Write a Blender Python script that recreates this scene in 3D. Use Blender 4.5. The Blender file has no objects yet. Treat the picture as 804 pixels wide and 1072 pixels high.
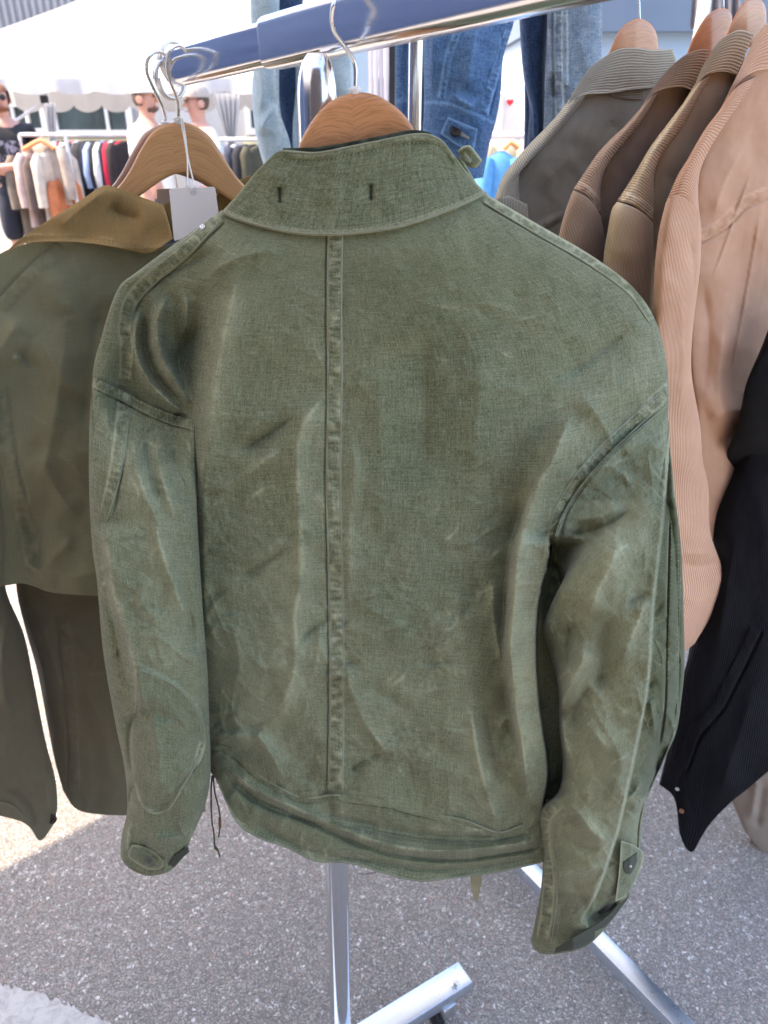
import bpy, bmesh, math, random
import numpy as np
from mathutils import Vector, Matrix, kdtree
random.seed(7)
SC = bpy.context.scene
COL = SC.collection
R = math.radians

# ------------------------------------------------------------------ camera
IW, IH, F, PITCH, CH = 804.0, 1072.0, 790.0, R(27.66), 1.5
cam_d = bpy.data.cameras.new('camera'); cam = bpy.data.objects.new('camera', cam_d); COL.objects.link(cam)
cam.location = (0, 0, CH); cam.rotation_euler = (R(90) - PITCH, 0, 0)
cam_d.sensor_fit = 'VERTICAL'; cam_d.sensor_height = 36; cam_d.lens = F / IH * 36
cam_d.clip_start = 0.02; cam_d.clip_end = 2000
cam_d.dof.use_dof = True; cam_d.dof.focus_distance = 0.74; cam_d.dof.aperture_fstop = 9.0
SC.camera = cam

# ------------------------------------------------------------------ world, sun, exposure
SUN_EL, SUN_AZ = R(58), R(266)            # azimuth clockwise from +Y: the sun stands to the left
world = bpy.data.worlds.new('World'); SC.world = world; world.use_nodes = True
wn = world.node_tree; bg = wn.nodes['Background']
sky = wn.nodes.new('ShaderNodeTexSky'); sky.sky_type = 'NISHITA'; sky.sun_disc = False
sky.sun_elevation = SUN_EL; sky.sun_rotation = SUN_AZ; sky.dust_density = 2.5; sky.air_density = 1.0
wn.links.new(sky.outputs[0], bg.inputs[0]); bg.inputs[1].default_value = 0.13
sun_d = bpy.data.lights.new('sun', 'SUN'); sun_d.energy = 2.0; sun_d.angle = R(0.5); sun_d.color = (1.0, 0.84, 0.67)
sun = bpy.data.objects.new('sun', sun_d); COL.objects.link(sun)
SUNV = Vector((math.sin(SUN_AZ) * math.cos(SUN_EL), math.cos(SUN_AZ) * math.cos(SUN_EL), math.sin(SUN_EL)))
sun.rotation_euler = SUNV.to_track_quat('Z', 'Y').to_euler(); sun.location = SUNV * 30
vs = SC.view_settings; vs.view_transform = 'Standard'; vs.look = 'None'; vs.exposure = 2.74; vs.gamma = 1.0
vs.use_white_balance = True; vs.white_balance_temperature = 6700; vs.white_balance_tint = 10
vs.use_curve_mapping = False
SC.render.engine = 'CYCLES'
SC.cycles.max_bounces = 8; SC.cycles.use_denoising = True

# ------------------------------------------------------------------ pixel rays -> places
cp, sp_ = math.cos(PITCH), math.sin(PITCH)
def rays(px, py):
    x = (np.asarray(px, float) - IW / 2) / F; y = (IH / 2 - np.asarray(py, float)) / F
    return x, cp + y * sp_, -sp_ + y * cp
def PY(px, py, Y):
    """point seen at a place of the photo, at distance Y in front of the camera"""
    x, dy, dz = rays(px, py); t = np.asarray(Y, float) / dy
    return np.stack([x * t, np.asarray(Y, float) + 0 * x, CH + dz * t], -1)
def PV(px, py, Y): return Vector(PY(px, py, Y).tolist())
def PG(px, py, z=0.0):
    x, dy, dz = rays(px, py); t = (z - CH) / dz
    return Vector((float(x * t), float(dy * t), z))
def vplane(X0, Y0, ang):
    """upright plane through (X0, Y0) running along ang: distance as a function of the ray"""
    dx, dy_ = math.cos(ang), math.sin(ang)
    def f(px, py):
        x, dY, dz = rays(px, py)
        t = (X0 * dy_ - Y0 * dx) / (x * dy_ - dY * dx)
        return dY * t
    return f
def lin(c):
    return tuple((v / 255 / 12.92) if v / 255 <= 0.04045 else ((v / 255 + 0.055) / 1.055) ** 2.4 for v in c)

# ------------------------------------------------------------------ object helpers
def link(name, me, mat=None, parent=None):
    o = bpy.data.objects.new(name, me); COL.objects.link(o)
    if mat is not None: me.materials.append(mat)
    if parent is not None:
        o.parent = parent
        o.matrix_parent_inverse = Matrix.Translation(-parent.location) if parent.type == 'EMPTY' else Matrix.Identity(4)
    return o
def tag(o, label=None, cat=None, group=None, kind=None):
    if label: o['label'] = label
    if cat: o['category'] = cat
    if group: o['group'] = group
    if kind: o['kind'] = kind
    return o
def thing(name, label, cat, loc, group=None):
    o = bpy.data.objects.new(name, None); COL.objects.link(o); o.location = loc; o.empty_display_size = 0.1
    return tag(o, label, cat, group)
def mesh_from(name, v, f, smooth=True):
    me = bpy.data.meshes.new(name)
    v = np.asarray(v, np.float32).reshape(-1, 3)
    if isinstance(f, np.ndarray):
        n, k = f.shape
        me.vertices.add(len(v)); me.vertices.foreach_set('co', v.ravel())
        me.loops.add(n * k); me.loops.foreach_set('vertex_index', f.ravel().astype(np.int32))
        me.polygons.add(n); me.polygons.foreach_set('loop_start', np.arange(0, n * k, k, dtype=np.int32))
        me.update(calc_edges=True)
    else:
        me.from_pydata(v.tolist(), [], f); me.update()
    if smooth: me.polygons.foreach_set('use_smooth', np.ones(len(me.polygons), bool))
    return me
class MB:
    """collects boxes, tubes and prisms into ONE mesh"""
    def __init__(s): s.v, s.f = [], []
    def add(s, v, f):
        b = len(s.v); s.v += [tuple(p) for p in v]; s.f += [tuple(i + b for i in q) for q in f]; return s
    def box(s, c, d, rz=0, axes=None):
        c = Vector(c)
        if axes is None: axes = (Vector((math.cos(rz), math.sin(rz), 0)), Vector((-math.sin(rz), math.cos(rz), 0)), Vector((0, 0, 1)))
        v = [c + axes[0] * (d[0] / 2 * i) + axes[1] * (d[1] / 2 * j) + axes[2] * (d[2] / 2 * k) for i in (-1, 1) for j in (-1, 1) for k in (-1, 1)]
        return s.add(v, [(0, 1, 3, 2), (4, 6, 7, 5), (0, 4, 5, 1), (2, 3, 7, 6), (0, 2, 6, 4), (1, 5, 7, 3)])
    def sweep(s, pts, sec, up=None, scale=None, cap=True):
        """sec: list of (a,b) section points carried along pts"""
        pts = [Vector(p) for p in pts]; n = len(sec); rows = []; prev = None
        for i, p in enumerate(pts):
            d = (pts[min(i + 1, len(pts) - 1)] - pts[max(i - 1, 0)]).normalized()
            if up is not None:
                a = d.cross(Vector(up)).normalized(); b = a.cross(d).normalized()
            else:
                if prev is None:
                    a = d.orthogonal().normalized()
                else:
                    a = (prev - d * prev.dot(d)).normalized()
                b = d.cross(a)
            prev = a
            k = 1 if scale is None else scale[i]
            rows += [p + a * (q[0] * k) + b * (q[1] * k) for q in sec]
        f = []
        for i in range(len(pts) - 1):
            for j in range(n):
                f.append((i * n + j, i * n + (j + 1) % n, (i + 1) * n + (j + 1) % n, (i + 1) * n + j))
        if cap: f += [tuple(range(n))[::-1], tuple((len(pts) - 1) * n + j for j in range(n))]
        return s.add(rows, f)
    def tube(s, pts, r, n=10, scale=None):
        return s.sweep(pts, [(r * math.cos(2 * math.pi * k / n), r * math.sin(2 * math.pi * k / n)) for k in range(n)], None, scale)
    def prism(s, poly, off):
        """poly: planar 3D outline, off: thickness vector"""
        n = len(poly); off = Vector(off); p = [Vector(q) for q in poly]
        return s.add(p + [q + off for q in p], [tuple(range(n))[::-1], tuple(range(n, 2 * n))] + [(i, (i + 1) % n, (i + 1) % n + n, i + n) for i in range(n)])
    def lathe(s, c, axis, prof, n=24):
        c = Vector(c); ax = Vector(axis).normalized(); a = ax.orthogonal().normalized(); b = ax.cross(a)
        v = []
        for (r, h) in prof: v += [c + ax * h + a * (r * math.cos(2 * math.pi * k / n)) + b * (r * math.sin(2 * math.pi * k / n)) for k in range(n)]
        f = []
        for i in range(len(prof) - 1):
            for k in range(n): f.append((i * n + k, i * n + (k + 1) % n, (i + 1) * n + (k + 1) % n, (i + 1) * n + k))
        f += [tuple(range(n))[::-1], tuple((len(prof) - 1) * n + k for k in range(n))]
        return s.add(v, f)
    def build(s, name, mat, parent=None, smooth=False, bevel=0, angle=40):
        me = bpy.data.meshes.new(name); me.from_pydata(s.v, [], s.f); me.update()
        bm = bmesh.new(); bm.from_mesh(me); bmesh.ops.recalc_face_normals(bm, faces=bm.faces)
        if bevel:
            es = [e for e in bm.edges if len(e.link_faces) == 2 and e.calc_face_angle(0) > R(30)]
            bmesh.ops.bevel(bm, geom=es, offset=bevel, segments=2, profile=0.5, affect='EDGES', clamp_overlap=True)
        bm.to_mesh(me); bm.free()
        if smooth or bevel:
            me.polygons.foreach_set('use_smooth', np.ones(len(me.polygons), bool)); me.set_sharp_from_angle(angle=R(angle))
        return link(name, me, mat, parent)
def rrect(w, h, r, n=5):
    o = []
    for cx, cy, a0 in ((w / 2 - r, h / 2 - r, 0), (-w / 2 + r, h / 2 - r, 90), (-w / 2 + r, -h / 2 + r, 180), (w / 2 - r, -h / 2 + r, 270)):
        for k in range(n + 1):
            a = R(a0 + 90 * k / n); o.append((cx + r * math.cos(a), cy + r * math.sin(a)))
    return o

# ------------------------------------------------------------------ curves, noise, folds
def smooth(pts, step=3.0, closed=False):
    P = np.asarray(pts, float)
    if len(P) == 2 and not closed:
        n = max(2, int(np.hypot(*(P[1] - P[0])) / step)); return P[0] + (P[1] - P[0]) * np.linspace(0, 1, n + 1)[:, None]
    if closed: Q = np.vstack([P[-1], P, P[0], P[1]])
    else: Q = np.vstack([2 * P[0] - P[1], P, 2 * P[-1] - P[-2]])
    out = []
    for i in range(1, len(Q) - 2):
        p0, p1, p2, p3 = Q[i - 1], Q[i], Q[i + 1], Q[i + 2]
        a = np.hypot(*(p1 - p0)) ** .5 + 1e-6; b = np.hypot(*(p2 - p1)) ** .5 + 1e-6; c = np.hypot(*(p3 - p2)) ** .5 + 1e-6
        m1 = (p2 - p1) / b ** 2 * b; m1 = ((p1 - p0) / a - (p2 - p0) / (a + b) + (p2 - p1) / b) * b
        m2 = ((p2 - p1) / b - (p3 - p1) / (b + c) + (p3 - p2) / c) * b
        n = max(2, int(np.hypot(*(p2 - p1)) / step)); t = np.linspace(0, 1, n, endpoint=False)[:, None]
        out.append((2 * t**3 - 3 * t**2 + 1) * p1 + (t**3 - 2 * t**2 + t) * m1 + (-2 * t**3 + 3 * t**2) * p2 + (t**3 - t**2) * m2)
    if not closed: out.append(P[-1:])
    return np.vstack(out)
def sample(pts, s, raw=False):
    c = np.asarray(pts, float) if raw else smooth(pts, 2.0)
    d = np.concatenate([[0], np.cumsum(np.hypot(*(np.diff(c, axis=0).T)))]); d /= d[-1]
    return np.stack([np.interp(s, d, c[:, 0]), np.interp(s, d, c[:, 1])], -1)
_rng = np.random.RandomState(3)
_perm = _rng.randint(0, 256, (256, 256)); _ang = _rng.rand(4096) * 2 * np.pi
def gnoise(x, y, seed=0):
    x0 = np.floor(x).astype(int); y0 = np.floor(y).astype(int); fx = x - x0; fy = y - y0
    u = fx**3 * (fx * (fx * 6 - 15) + 10); v = fy**3 * (fy * (fy * 6 - 15) + 10)
    def g(ix, iy, dx, dy):
        h = _perm[(ix + seed * 17) & 255, (iy + seed * 31) & 255]; a = _ang[h * 16 + (seed & 15)]
        return np.cos(a) * dx + np.sin(a) * dy
    a = g(x0, y0, fx, fy); b = g(x0 + 1, y0, fx - 1, fy); c = g(x0, y0 + 1, fx, fy - 1); d = g(x0 + 1, y0 + 1, fx - 1, fy - 1)
    return (a + (b - a) * u + (c - a) * v + (a - b - c + d) * u * v) * 1.5
def sstep(a, b, x):
    t = np.clip((x - a) / (b - a), 0, 1); return t * t * (3 - 2 * t)
def pdist(px, py, line):
    """distance, signed side (+ = right of travel on the photo), arc position and length of a line"""
    D = np.full(px.shape, 1e9); Sg = np.zeros(px.shape); L = np.zeros(px.shape); acc = 0.0
    for i in range(len(line) - 1):
        a, b = line[i], line[i + 1]; d = b - a; l = np.hypot(*d)
        if l < 1e-9: continue
        ux, uy = d / l
        rx, ry = px - a[0], py - a[1]
        t = np.clip(rx * ux + ry * uy, 0, l); ex, ey = rx - ux * t, ry - uy * t; dd = np.hypot(ex, ey)
        m = dd < D; D = np.where(m, dd, D); Sg = np.where(m, np.sign(ux * ry - uy * rx), Sg); L = np.where(m, acc + t, L); acc += l
    return D, Sg, L, acc
RG = 2.7; NG = 1.9
def apply_folds(PX, PYY, folds):
    """folds shaped as relief (mm towards the viewer's side of the cloth) and the wear that goes with them"""
    disp = np.zeros(PX.shape); wear = np.zeros(PX.shape)
    fx, fy = PX.ravel(), PYY.ravel(); D_, W_ = disp.ravel(), wear.ravel()
    for f in folds:
        kind = f[0]; line = smooth(f[1], 4.0); opt = f[2]
        m = opt.get('reach', 140)
        idx = np.nonzero((fx > line[:, 0].min() - m) & (fx < line[:, 0].max() + m) & (fy > line[:, 1].min() - m) & (fy < line[:, 1].max() + m))[0]
        if len(idx) == 0: continue
        x, y = fx[idx], fy[idx]
        d, sg, l, L = pdist(x, y, line)
        tp = opt.get('taper', 0.25) * L
        tap = sstep(0, tp, l) * sstep(0, tp, L - l) if tp > 0 else 1.0
        tap = tap * sstep(m, m * .55, d)
        if opt.get('t0'): tap = sstep(0, .25 * L, L - l) * sstep(m, m * .55, d)
        if opt.get('t1'): tap = sstep(0, .25 * L, l) * sstep(m, m * .55, d)
        dc = d + 0.0
        if kind == 'r':                                  # ridge (amp>0) or valley (amp<0)
            nv = line[-1] - line[0]
            first = (sg > 0) == (nv[1] > 0) if abs(nv[1]) > abs(nv[0]) else (sg < 0) == (nv[0] > 0)     # first = the left side of an upright fold, the upper side of a level one
            w = np.where(first, opt.get('wl', opt.get('w', 10)), opt.get('wr', opt.get('w', 10)))
            p = np.exp(-(np.sqrt(d * d + 1.4) - 1.18) / (w * .8))
            D_[idx] += opt['a'] * p * tap * (RG if abs(opt['a']) > 2 else 1.0)
            if opt.get('wear', 0):
                br = np.clip(.55 + 1.3 * gnoise(x / 26, y / 26, 15), 0, 1.3); ww = opt.get('ww', 2.2)
                W_[idx] += opt['wear'] * tap * br * (1.25 * np.exp(-(d / (ww * .75)) ** 2) * (0.6 + 0.9 * gnoise(x / 4, y / 4, 5)) + .17 * np.exp(-(d / (ww * 3.2)) ** 2))
        elif kind == 'p':                                # the cloth turns away on one side
            sd = d * sg * opt['side']; D_[idx] -= np.minimum(np.clip(sd, 0, None) * opt['a'], opt['max']) * (sstep(0, .2 * L, l) if opt.get('t1') else 1) * sstep(m, m * .5, d)
        elif kind == 'w':                                # rubbed or faded area, in places with light or shade painted in
            W_[idx] += opt['a'] * np.exp(-(d / opt['w']) ** 2) * (tap if tp > 0 else 1) * np.clip(.9 + .4 * gnoise(x / 30, y / 30, 21), 0, 2)
        elif kind == 's':                                # lap: one side lies over the other
            side = opt.get('side', -1); sd = d * sg * side
            h = sstep(-opt.get('e', 1.6), opt.get('e', 1.6), sd) * np.exp(-np.clip(sd, 0, None) / opt.get('L', 30))
            D_[idx] += opt['a'] * h * tap
            lo = opt.get('b', 0)
            if lo: D_[idx] += -lo * np.exp(-np.clip(-sd, 0, None) / opt.get('Lb', 25)) * (sd < 0) * tap
            if opt.get('wear', 0): W_[idx] += .6 * opt['wear'] * np.exp(-((sd - 1.2) / 1.8) ** 2) * tap * (0.8 + 0.5 * gnoise(x / 4, y / 4, 9))
        elif kind == 'm':                                # felled seam: a raised, puckered band between two stitch lines
            w = opt.get('w', 6); e = 1.0
            e = .7; band = sstep(w + e, w - e, d) * tap
            pk = gnoise(l / opt.get('per', 7), sg * d / (w * 2.2), opt.get('seed', 2)) + 0.5 * gnoise(l / (opt.get('per', 7) * .45), sg * d / w, 8)
            D_[idx] += band * (1.7 * opt.get('a', .9) + 1.3 * opt.get('pk', 0.6) * pk)
            ed = np.exp(-((d - w) / 1.3) ** 2) * tap
            gs = opt.get('groove', 0)
            if gs: D_[idx] -= 1.8 * opt.get('g', 1.6) * np.exp(-((d - w - 1.2) / 1.6) ** 2) * (sg * gs > 0) * tap
            st = np.exp(-((d - (w - 2.2)) / 0.9) ** 2) * tap
            D_[idx] -= 0.35 * st
            W_[idx] += opt.get('wear', .5) * (ed * .8 + band * np.clip(pk, 0, 1) * 1.0)
            W_[idx] -= opt.get('dark', .35) * band * np.clip(-pk, 0, 1)
    return disp, wear

def creases(n, x0, x1, y0, y1, seed, dirs=(-35, 70), spread=22, amp=1.3, wear=.5, dense=None):
    """short sharp creases of crumpled cotton, gathered where the cloth is most worked"""
    r = np.random.RandomState(seed); out = []
    while len(out) < n:
        x, y = r.uniform(x0, x1), r.uniform(y0, y1)
        if dense is not None and r.rand() > dense(x, y): continue
        a = R(dirs[r.randint(len(dirs))] + r.normal(0, spread)); L = r.uniform(14, 48); b = r.normal(0, .12) * L
        p = [(x - math.cos(a) * L / 2, y - math.sin(a) * L / 2), (x - math.sin(a) * b, y + math.cos(a) * b), (x + math.cos(a) * L / 2, y + math.sin(a) * L / 2)]
        s_ = 1 if r.rand() < .62 else -1
        out.append(('r', p, dict(a=s_ * amp * r.uniform(.6, 1.5), wl=r.uniform(2, 6), wr=r.uniform(2, 6), wear=wear * r.uniform(.4, 1.2) if s_ > 0 else 0, ww=1.7, taper=.4, reach=40)))
    return out

# ------------------------------------------------------------------ cloth panels
class Cloth: pass
def coons(top, bot, left, right, S, T):
    s, t = S[0], T[:, 0]
    c0, c1, d0, d1 = sample(top, s), sample(bot, s), sample(left, t), sample(right, t)
    s_, t_ = S[..., None], T[..., None]
    P = (1 - t_) * c0[None] + t_ * c1[None] + (1 - s_) * d0[:, None] + s_ * d1[:, None]
    P -= (1 - s_) * (1 - t_) * c0[0] + s_ * (1 - t_) * c0[-1] + (1 - s_) * t_ * c1[0] + s_ * t_ * c1[-1]
    return P[..., 0], P[..., 1]
def cloth(name, mat, parent, top, bot, left, right, ns, nt, Y, df=0.0, db=None, exp=0.5, folds=(), crumple=(), cosmix=0.6,
          sheet=None, uv=(0.5, 0.7), seed=0, wear_edges=0.0, extra=None, tround=0.0, host=None, lift=0.0, gain=None, cmask=None):
    a = np.linspace(0, 1, ns); sc = (1 - np.cos(a * np.pi)) / 2; s = a * (1 - cosmix) + sc * cosmix
    t = np.linspace(0, 1, nt); S, T = np.meshgrid(s, t)
    px, py = coons(top, bot, left, right, S, T)
    q = 1 - (2 * S - 1) ** 2; prof = np.clip(q, 0, 1) ** exp
    if tround:
        prof = prof * np.clip(1 - (2 * T - 1) ** 8, 0, 1) ** tround
    base = None if host is not None else Y(px, py) if callable(Y) else np.interp(py, Y[0], Y[1])
    if host is not None:
        base = host.query(px, py) - lift / 1000.0
    dfv = df(T) if callable(df) else df
    disp, wear = apply_folds(px, py, folds)
    base_d, base_w = disp, wear; disp, wear = np.zeros_like(base_d), np.zeros_like(base_w)
    for cr_ in crumple:
        sx, sy, amp, kind = cr_[:4]; an = cr_[4] if len(cr_) > 4 else 0.0
        wx = px + 10 * gnoise(px / 60, py / 60, seed + 41); wy = py + 10 * gnoise(px / 60, py / 60, seed + 43)
        if an: wx, wy = wx * math.cos(an) + wy * math.sin(an), -wx * math.sin(an) + wy * math.cos(an)
        n = gnoise(wx / sx, wy / sy, seed + int(sx * 3 + sy + abs(an) * 40))
        if kind == 'n': disp += amp * n * (NG if gain is None else gain)
        else:
            c = np.clip(1 - np.abs(n) * 2.0, 0, 1) ** 6 * np.clip(.5 + 1.4 * gnoise(px / 48, py / 48, seed + 91), 0, 1.2); disp += amp * c * (NG if gain is None else gain) * .62; wear += 0.05 * c * (amp > 0) * np.clip(gnoise(px / 70, py / 70, seed + 77) * 1.5 + .5, 0, 1)
    if cmask is not None: k_ = cmask(px, py); disp, wear = disp * k_, wear * k_
    disp, wear = base_d + disp, base_w + wear
    fadeq = np.clip(q * 6, 0, 1) if sheet is None else 1.0
    yf = base - dfv * prof - disp / 1000.0 * fadeq
    if extra is not None: yf = yf + extra(px, py, S, T)
    if wear_edges:
        e = np.minimum(np.minimum(S, 1 - S) * abs(px[0, -1] - px[0, 0] + .1), np.minimum(T, 1 - T) * abs(py[-1, 0] - py[0, 0] + .1))
        wear += wear_edges * np.exp(-(e / 1.6) ** 2)
    if sheet is not None: yb = yf + sheet
    else:
        dbv = db(T) if callable(db) else (df if db is None else db)
        dbv = dbv(T) if callable(dbv) else dbv
        yb = base + dbv * prof + 0.0008
        yb = np.maximum(yb, yf + 0.0006)
    A = PY(px, py, yf).reshape(-1, 3); B = PY(px, py, yb).reshape(-1, 3); N = ns * nt
    I = np.arange(N).reshape(nt, ns)
    fr = np.stack([I[:-1, :-1], I[1:, :-1], I[1:, 1:], I[:-1, 1:]], -1).reshape(-1, 4)
    bk = fr[:, ::-1] + N
    def strip(e): return np.stack([e[:-1], e[1:], e[1:] + N, e[:-1] + N], -1)
    sides = np.vstack([strip(I[0]), strip(I[::-1, 0]), strip(I[-1][::-1]), strip(I[:, -1])])
    faces = np.vstack([fr, bk, sides])
    me = mesh_from(name, np.vstack([A, B]), faces)
    at = me.attributes.new('wear', 'FLOAT', 'POINT'); at.data.foreach_set('value', np.tile(np.clip(wear, -1, 1.5).ravel(), 2).astype(np.float32))
    if uv != (1, 1):
        G3 = A.reshape(nt, ns, 3); wu = np.median(np.linalg.norm(np.diff(PY(px, py, base), axis=1), axis=2).sum(1)); wv = np.median(np.linalg.norm(np.diff(PY(px, py, base), axis=0), axis=2).sum(0))
        uv = (wu * (1.12 if sheet is None else 1), wv)
    U = np.stack([S * uv[0], T * uv[1]], -1).reshape(-1, 2); U = np.vstack([U, U])
    lay = me.uv_layers.new(name='uv'); li = np.empty(len(me.loops), np.int32); me.loops.foreach_get('vertex_index', li)
    lay.data.foreach_set('uv', U[li].astype(np.float32).ravel())
    o = link(name, me, mat, parent)
    c = Cloth(); c.o = o; c.px, c.py, c.yf = px.ravel(), py.ravel(), yf.ravel()
    kd = kdtree.KDTree(N)
    for i, (x, y) in enumerate(zip(c.px.tolist(), c.py.tolist())): kd.insert((x, y, 0), i)
    kd.balance(); c.kd = kd
    def query(qx, qy):
        qx = np.asarray(qx, float); out = np.empty(qx.size)
        for k, (x, y) in enumerate(zip(qx.ravel().tolist(), np.asarray(qy, float).ravel().tolist())):
            r = kd.find_n((x, y, 0), 5); w = [1 / (d * d + .05) for (_, _, d) in r]
            out[k] = sum(wi * c.yf[i] for wi, (_, i, _) in zip(w, r)) / sum(w)
        return out.reshape(qx.shape)
    c.query = query
    return c
def stitches(name, mat, parent, host, lines, ln=3.0, gap=1.3, w=0.42, lift=0.35):
    """thread stitches, each a little rounded bead of thread lying on the cloth"""
    last = None
    for pts in lines:
        mb = MB()
        c = smooth(pts, 1.0); d = np.concatenate([[0], np.cumsum(np.hypot(*(np.diff(c, axis=0).T)))]); L = d[-1]
        s0 = np.arange(0, L - ln, ln + gap); s0 = s0 + np.random.RandomState(int(L * 10) % 997).uniform(-.25, .25, len(s0))
        for q in s0:
            ss = np.array([q, q + ln * .5, q + ln]); x = np.interp(ss, d, c[:, 0]); y = np.interp(ss, d, c[:, 1])
            Yv = host.query(x, y) - np.array([0.0, lift, 0.0]) / 1000
            P = PY(x, y, Yv); k = Yv[1] / 790 * .9
            dx, dy = x[2] - x[0], y[2] - y[0]; l = math.hypot(dx, dy) + 1e-9; nx, ny = -dy / l * w, dx / l * w
            a = PY(x[1] + nx, y[1] + ny, Yv[1] + .0003); b = PY(x[1] - nx, y[1] - ny, Yv[1] + .0003)
            mb.add([P[0], a, P[1], b, P[2], P[1] + np.array([0, .0009, 0])], [(0, 1, 2), (0, 2, 3), (4, 2, 1), (4, 3, 2), (0, 5, 1), (0, 3, 5), (4, 1, 5), (4, 5, 3)])
        me = bpy.data.meshes.new(name); me.from_pydata(mb.v, [], mb.f); me.update()
        last = link(name, me, mat, parent)
    return last
def pxtube(name, mat, parent, pts, r, Y=None, n=10, taper=None, dense=True):
    """round wire or cord through photo places (px, py, Y)"""
    P = np.asarray(pts, float)
    if dense:
        xy = smooth(P[:, :2], 1.5); d0 = np.concatenate([[0], np.cumsum(np.hypot(*(np.diff(P[:, :2], axis=0).T)))]); d1 = np.concatenate([[0], np.cumsum(np.hypot(*(np.diff(xy, axis=0).T)))])
        yy = np.interp(d1 / d1[-1], d0 / d0[-1], P[:, 2]); q = PY(xy[:, 0], xy[:, 1], yy)
    else: q = PY(P[:, 0], P[:, 1], P[:, 2])
    return MB().tube(q.tolist(), r, n).build(name, mat, parent, smooth=True, angle=60)

def welt(name, mat, parent, host, pts, r=.0010, sink=.0003, seed=0):
    """the rolled, rubbed edge of a seam"""
    c = smooth(pts, 2.2); Yv = host.query(c[:, 0], c[:, 1]) - r + sink
    P = PY(c[:, 0], c[:, 1], Yv); k = .85 + .45 * gnoise(np.arange(len(c)) / 2.3, np.zeros(len(c)) + seed, 4); k[0] = k[-1] = .3
    return MB().tube(P.tolist(), r, 8, k.tolist()).build(name, mat, parent, smooth=True, angle=80)

# ------------------------------------------------------------------ materials
class NT:
    def __init__(s, name):
        s.m = bpy.data.materials.new(name); s.m.use_nodes = True; s.t = s.m.node_tree; s.b = s.t.nodes['Principled BSDF']
    def n(s, typ, ins=None, **kw):
        x = s.t.nodes.new(typ)
        for k, v in kw.items(): setattr(x, k, v)
        for k, v in (ins or {}).items():
            if isinstance(v, bpy.types.NodeSocket): s.t.links.new(v, x.inputs[k])
            else: x.inputs[k].default_value = v
        return x
    def l(s, a, b): s.t.links.new(a, b)
    def math(s, op, a, b=0.0, c=None, clamp=False):
        x = s.n('ShaderNodeMath', operation=op, use_clamp=clamp)
        for i, v in enumerate((a, b) if c is None else (a, b, c)):
            if isinstance(v, bpy.types.NodeSocket): s.l(v, x.inputs[i])
            else: x.inputs[i].default_value = v
        return x.outputs[0]
    def mix(s, f, a, b, blend='MIX'):
        x = s.n('ShaderNodeMix', data_type='RGBA', blend_type=blend)
        for i, v in ((0, f), (6, a), (7, b)):
            if isinstance(v, bpy.types.NodeSocket): s.l(v, x.inputs[i])
            else: x.inputs[i].default_value = v if i == 0 else (tuple(v) + (1,))[:4]
        return x.outputs[2]
    def noise(s, vec, scale, detail=3, rough=.55, dist=0):
        x = s.n('ShaderNodeTexNoise', {'Scale': scale, 'Detail': detail, 'Roughness': rough, 'Distortion': dist})
        if vec is not None: s.l(vec, x.inputs['Vector'])
        return x.outputs['Fac']
    def mapping(s, vec, scale=(1, 1, 1), rot=(0, 0, 0), loc=(0, 0, 0)):
        x = s.n('ShaderNodeMapping', {'Scale': scale, 'Rotation': rot, 'Location': loc}); s.l(vec, x.inputs['Vector']); return x.outputs[0]
    def ramp(s, f, lo, hi, a=0.0, b=1.0):
        x = s.n('ShaderNodeMapRange', {'From Min': lo, 'From Max': hi, 'To Min': a, 'To Max': b}); s.l(f, x.inputs[0]); return x.outputs[0]
    def bump(s, h, strength, dist, normal=None):
        x = s.n('ShaderNodeBump', {'Strength': strength, 'Distance': dist}); s.l(h, x.inputs['Height'])
        if normal is not None: s.l(normal, x.inputs['Normal'])
        return x.outputs[0]
    def set(s, **kw):
        for k, v in kw.items():
            k = k.replace('_', ' ')
            if isinstance(v, bpy.types.NodeSocket): s.l(v, s.b.inputs[k])
            else: s.b.inputs[k].default_value = (tuple(v) + (1,))[:4] if isinstance(v, tuple) and len(v) == 3 and 'Color' in k else v
        return s
def plain(name, col, rough=.6, metal=0.0, var=0.12, scale=30, bump=0.0, **kw):
    t = NT(name); c = t.n('ShaderNodeTexCoord').outputs['Object']
    n = t.noise(c, scale, 4); f = t.ramp(n, .3, .7)
    k0, k1 = tuple(v * (1 - var) for v in col), tuple(min(1, v * (1 + var)) for v in col)
    t.set(Base_Color=t.mix(f, k0, k1), Roughness=rough, Metallic=metal, **kw)
    if bump: t.set(Normal=t.bump(n, bump, .002))
    return t.m
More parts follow.
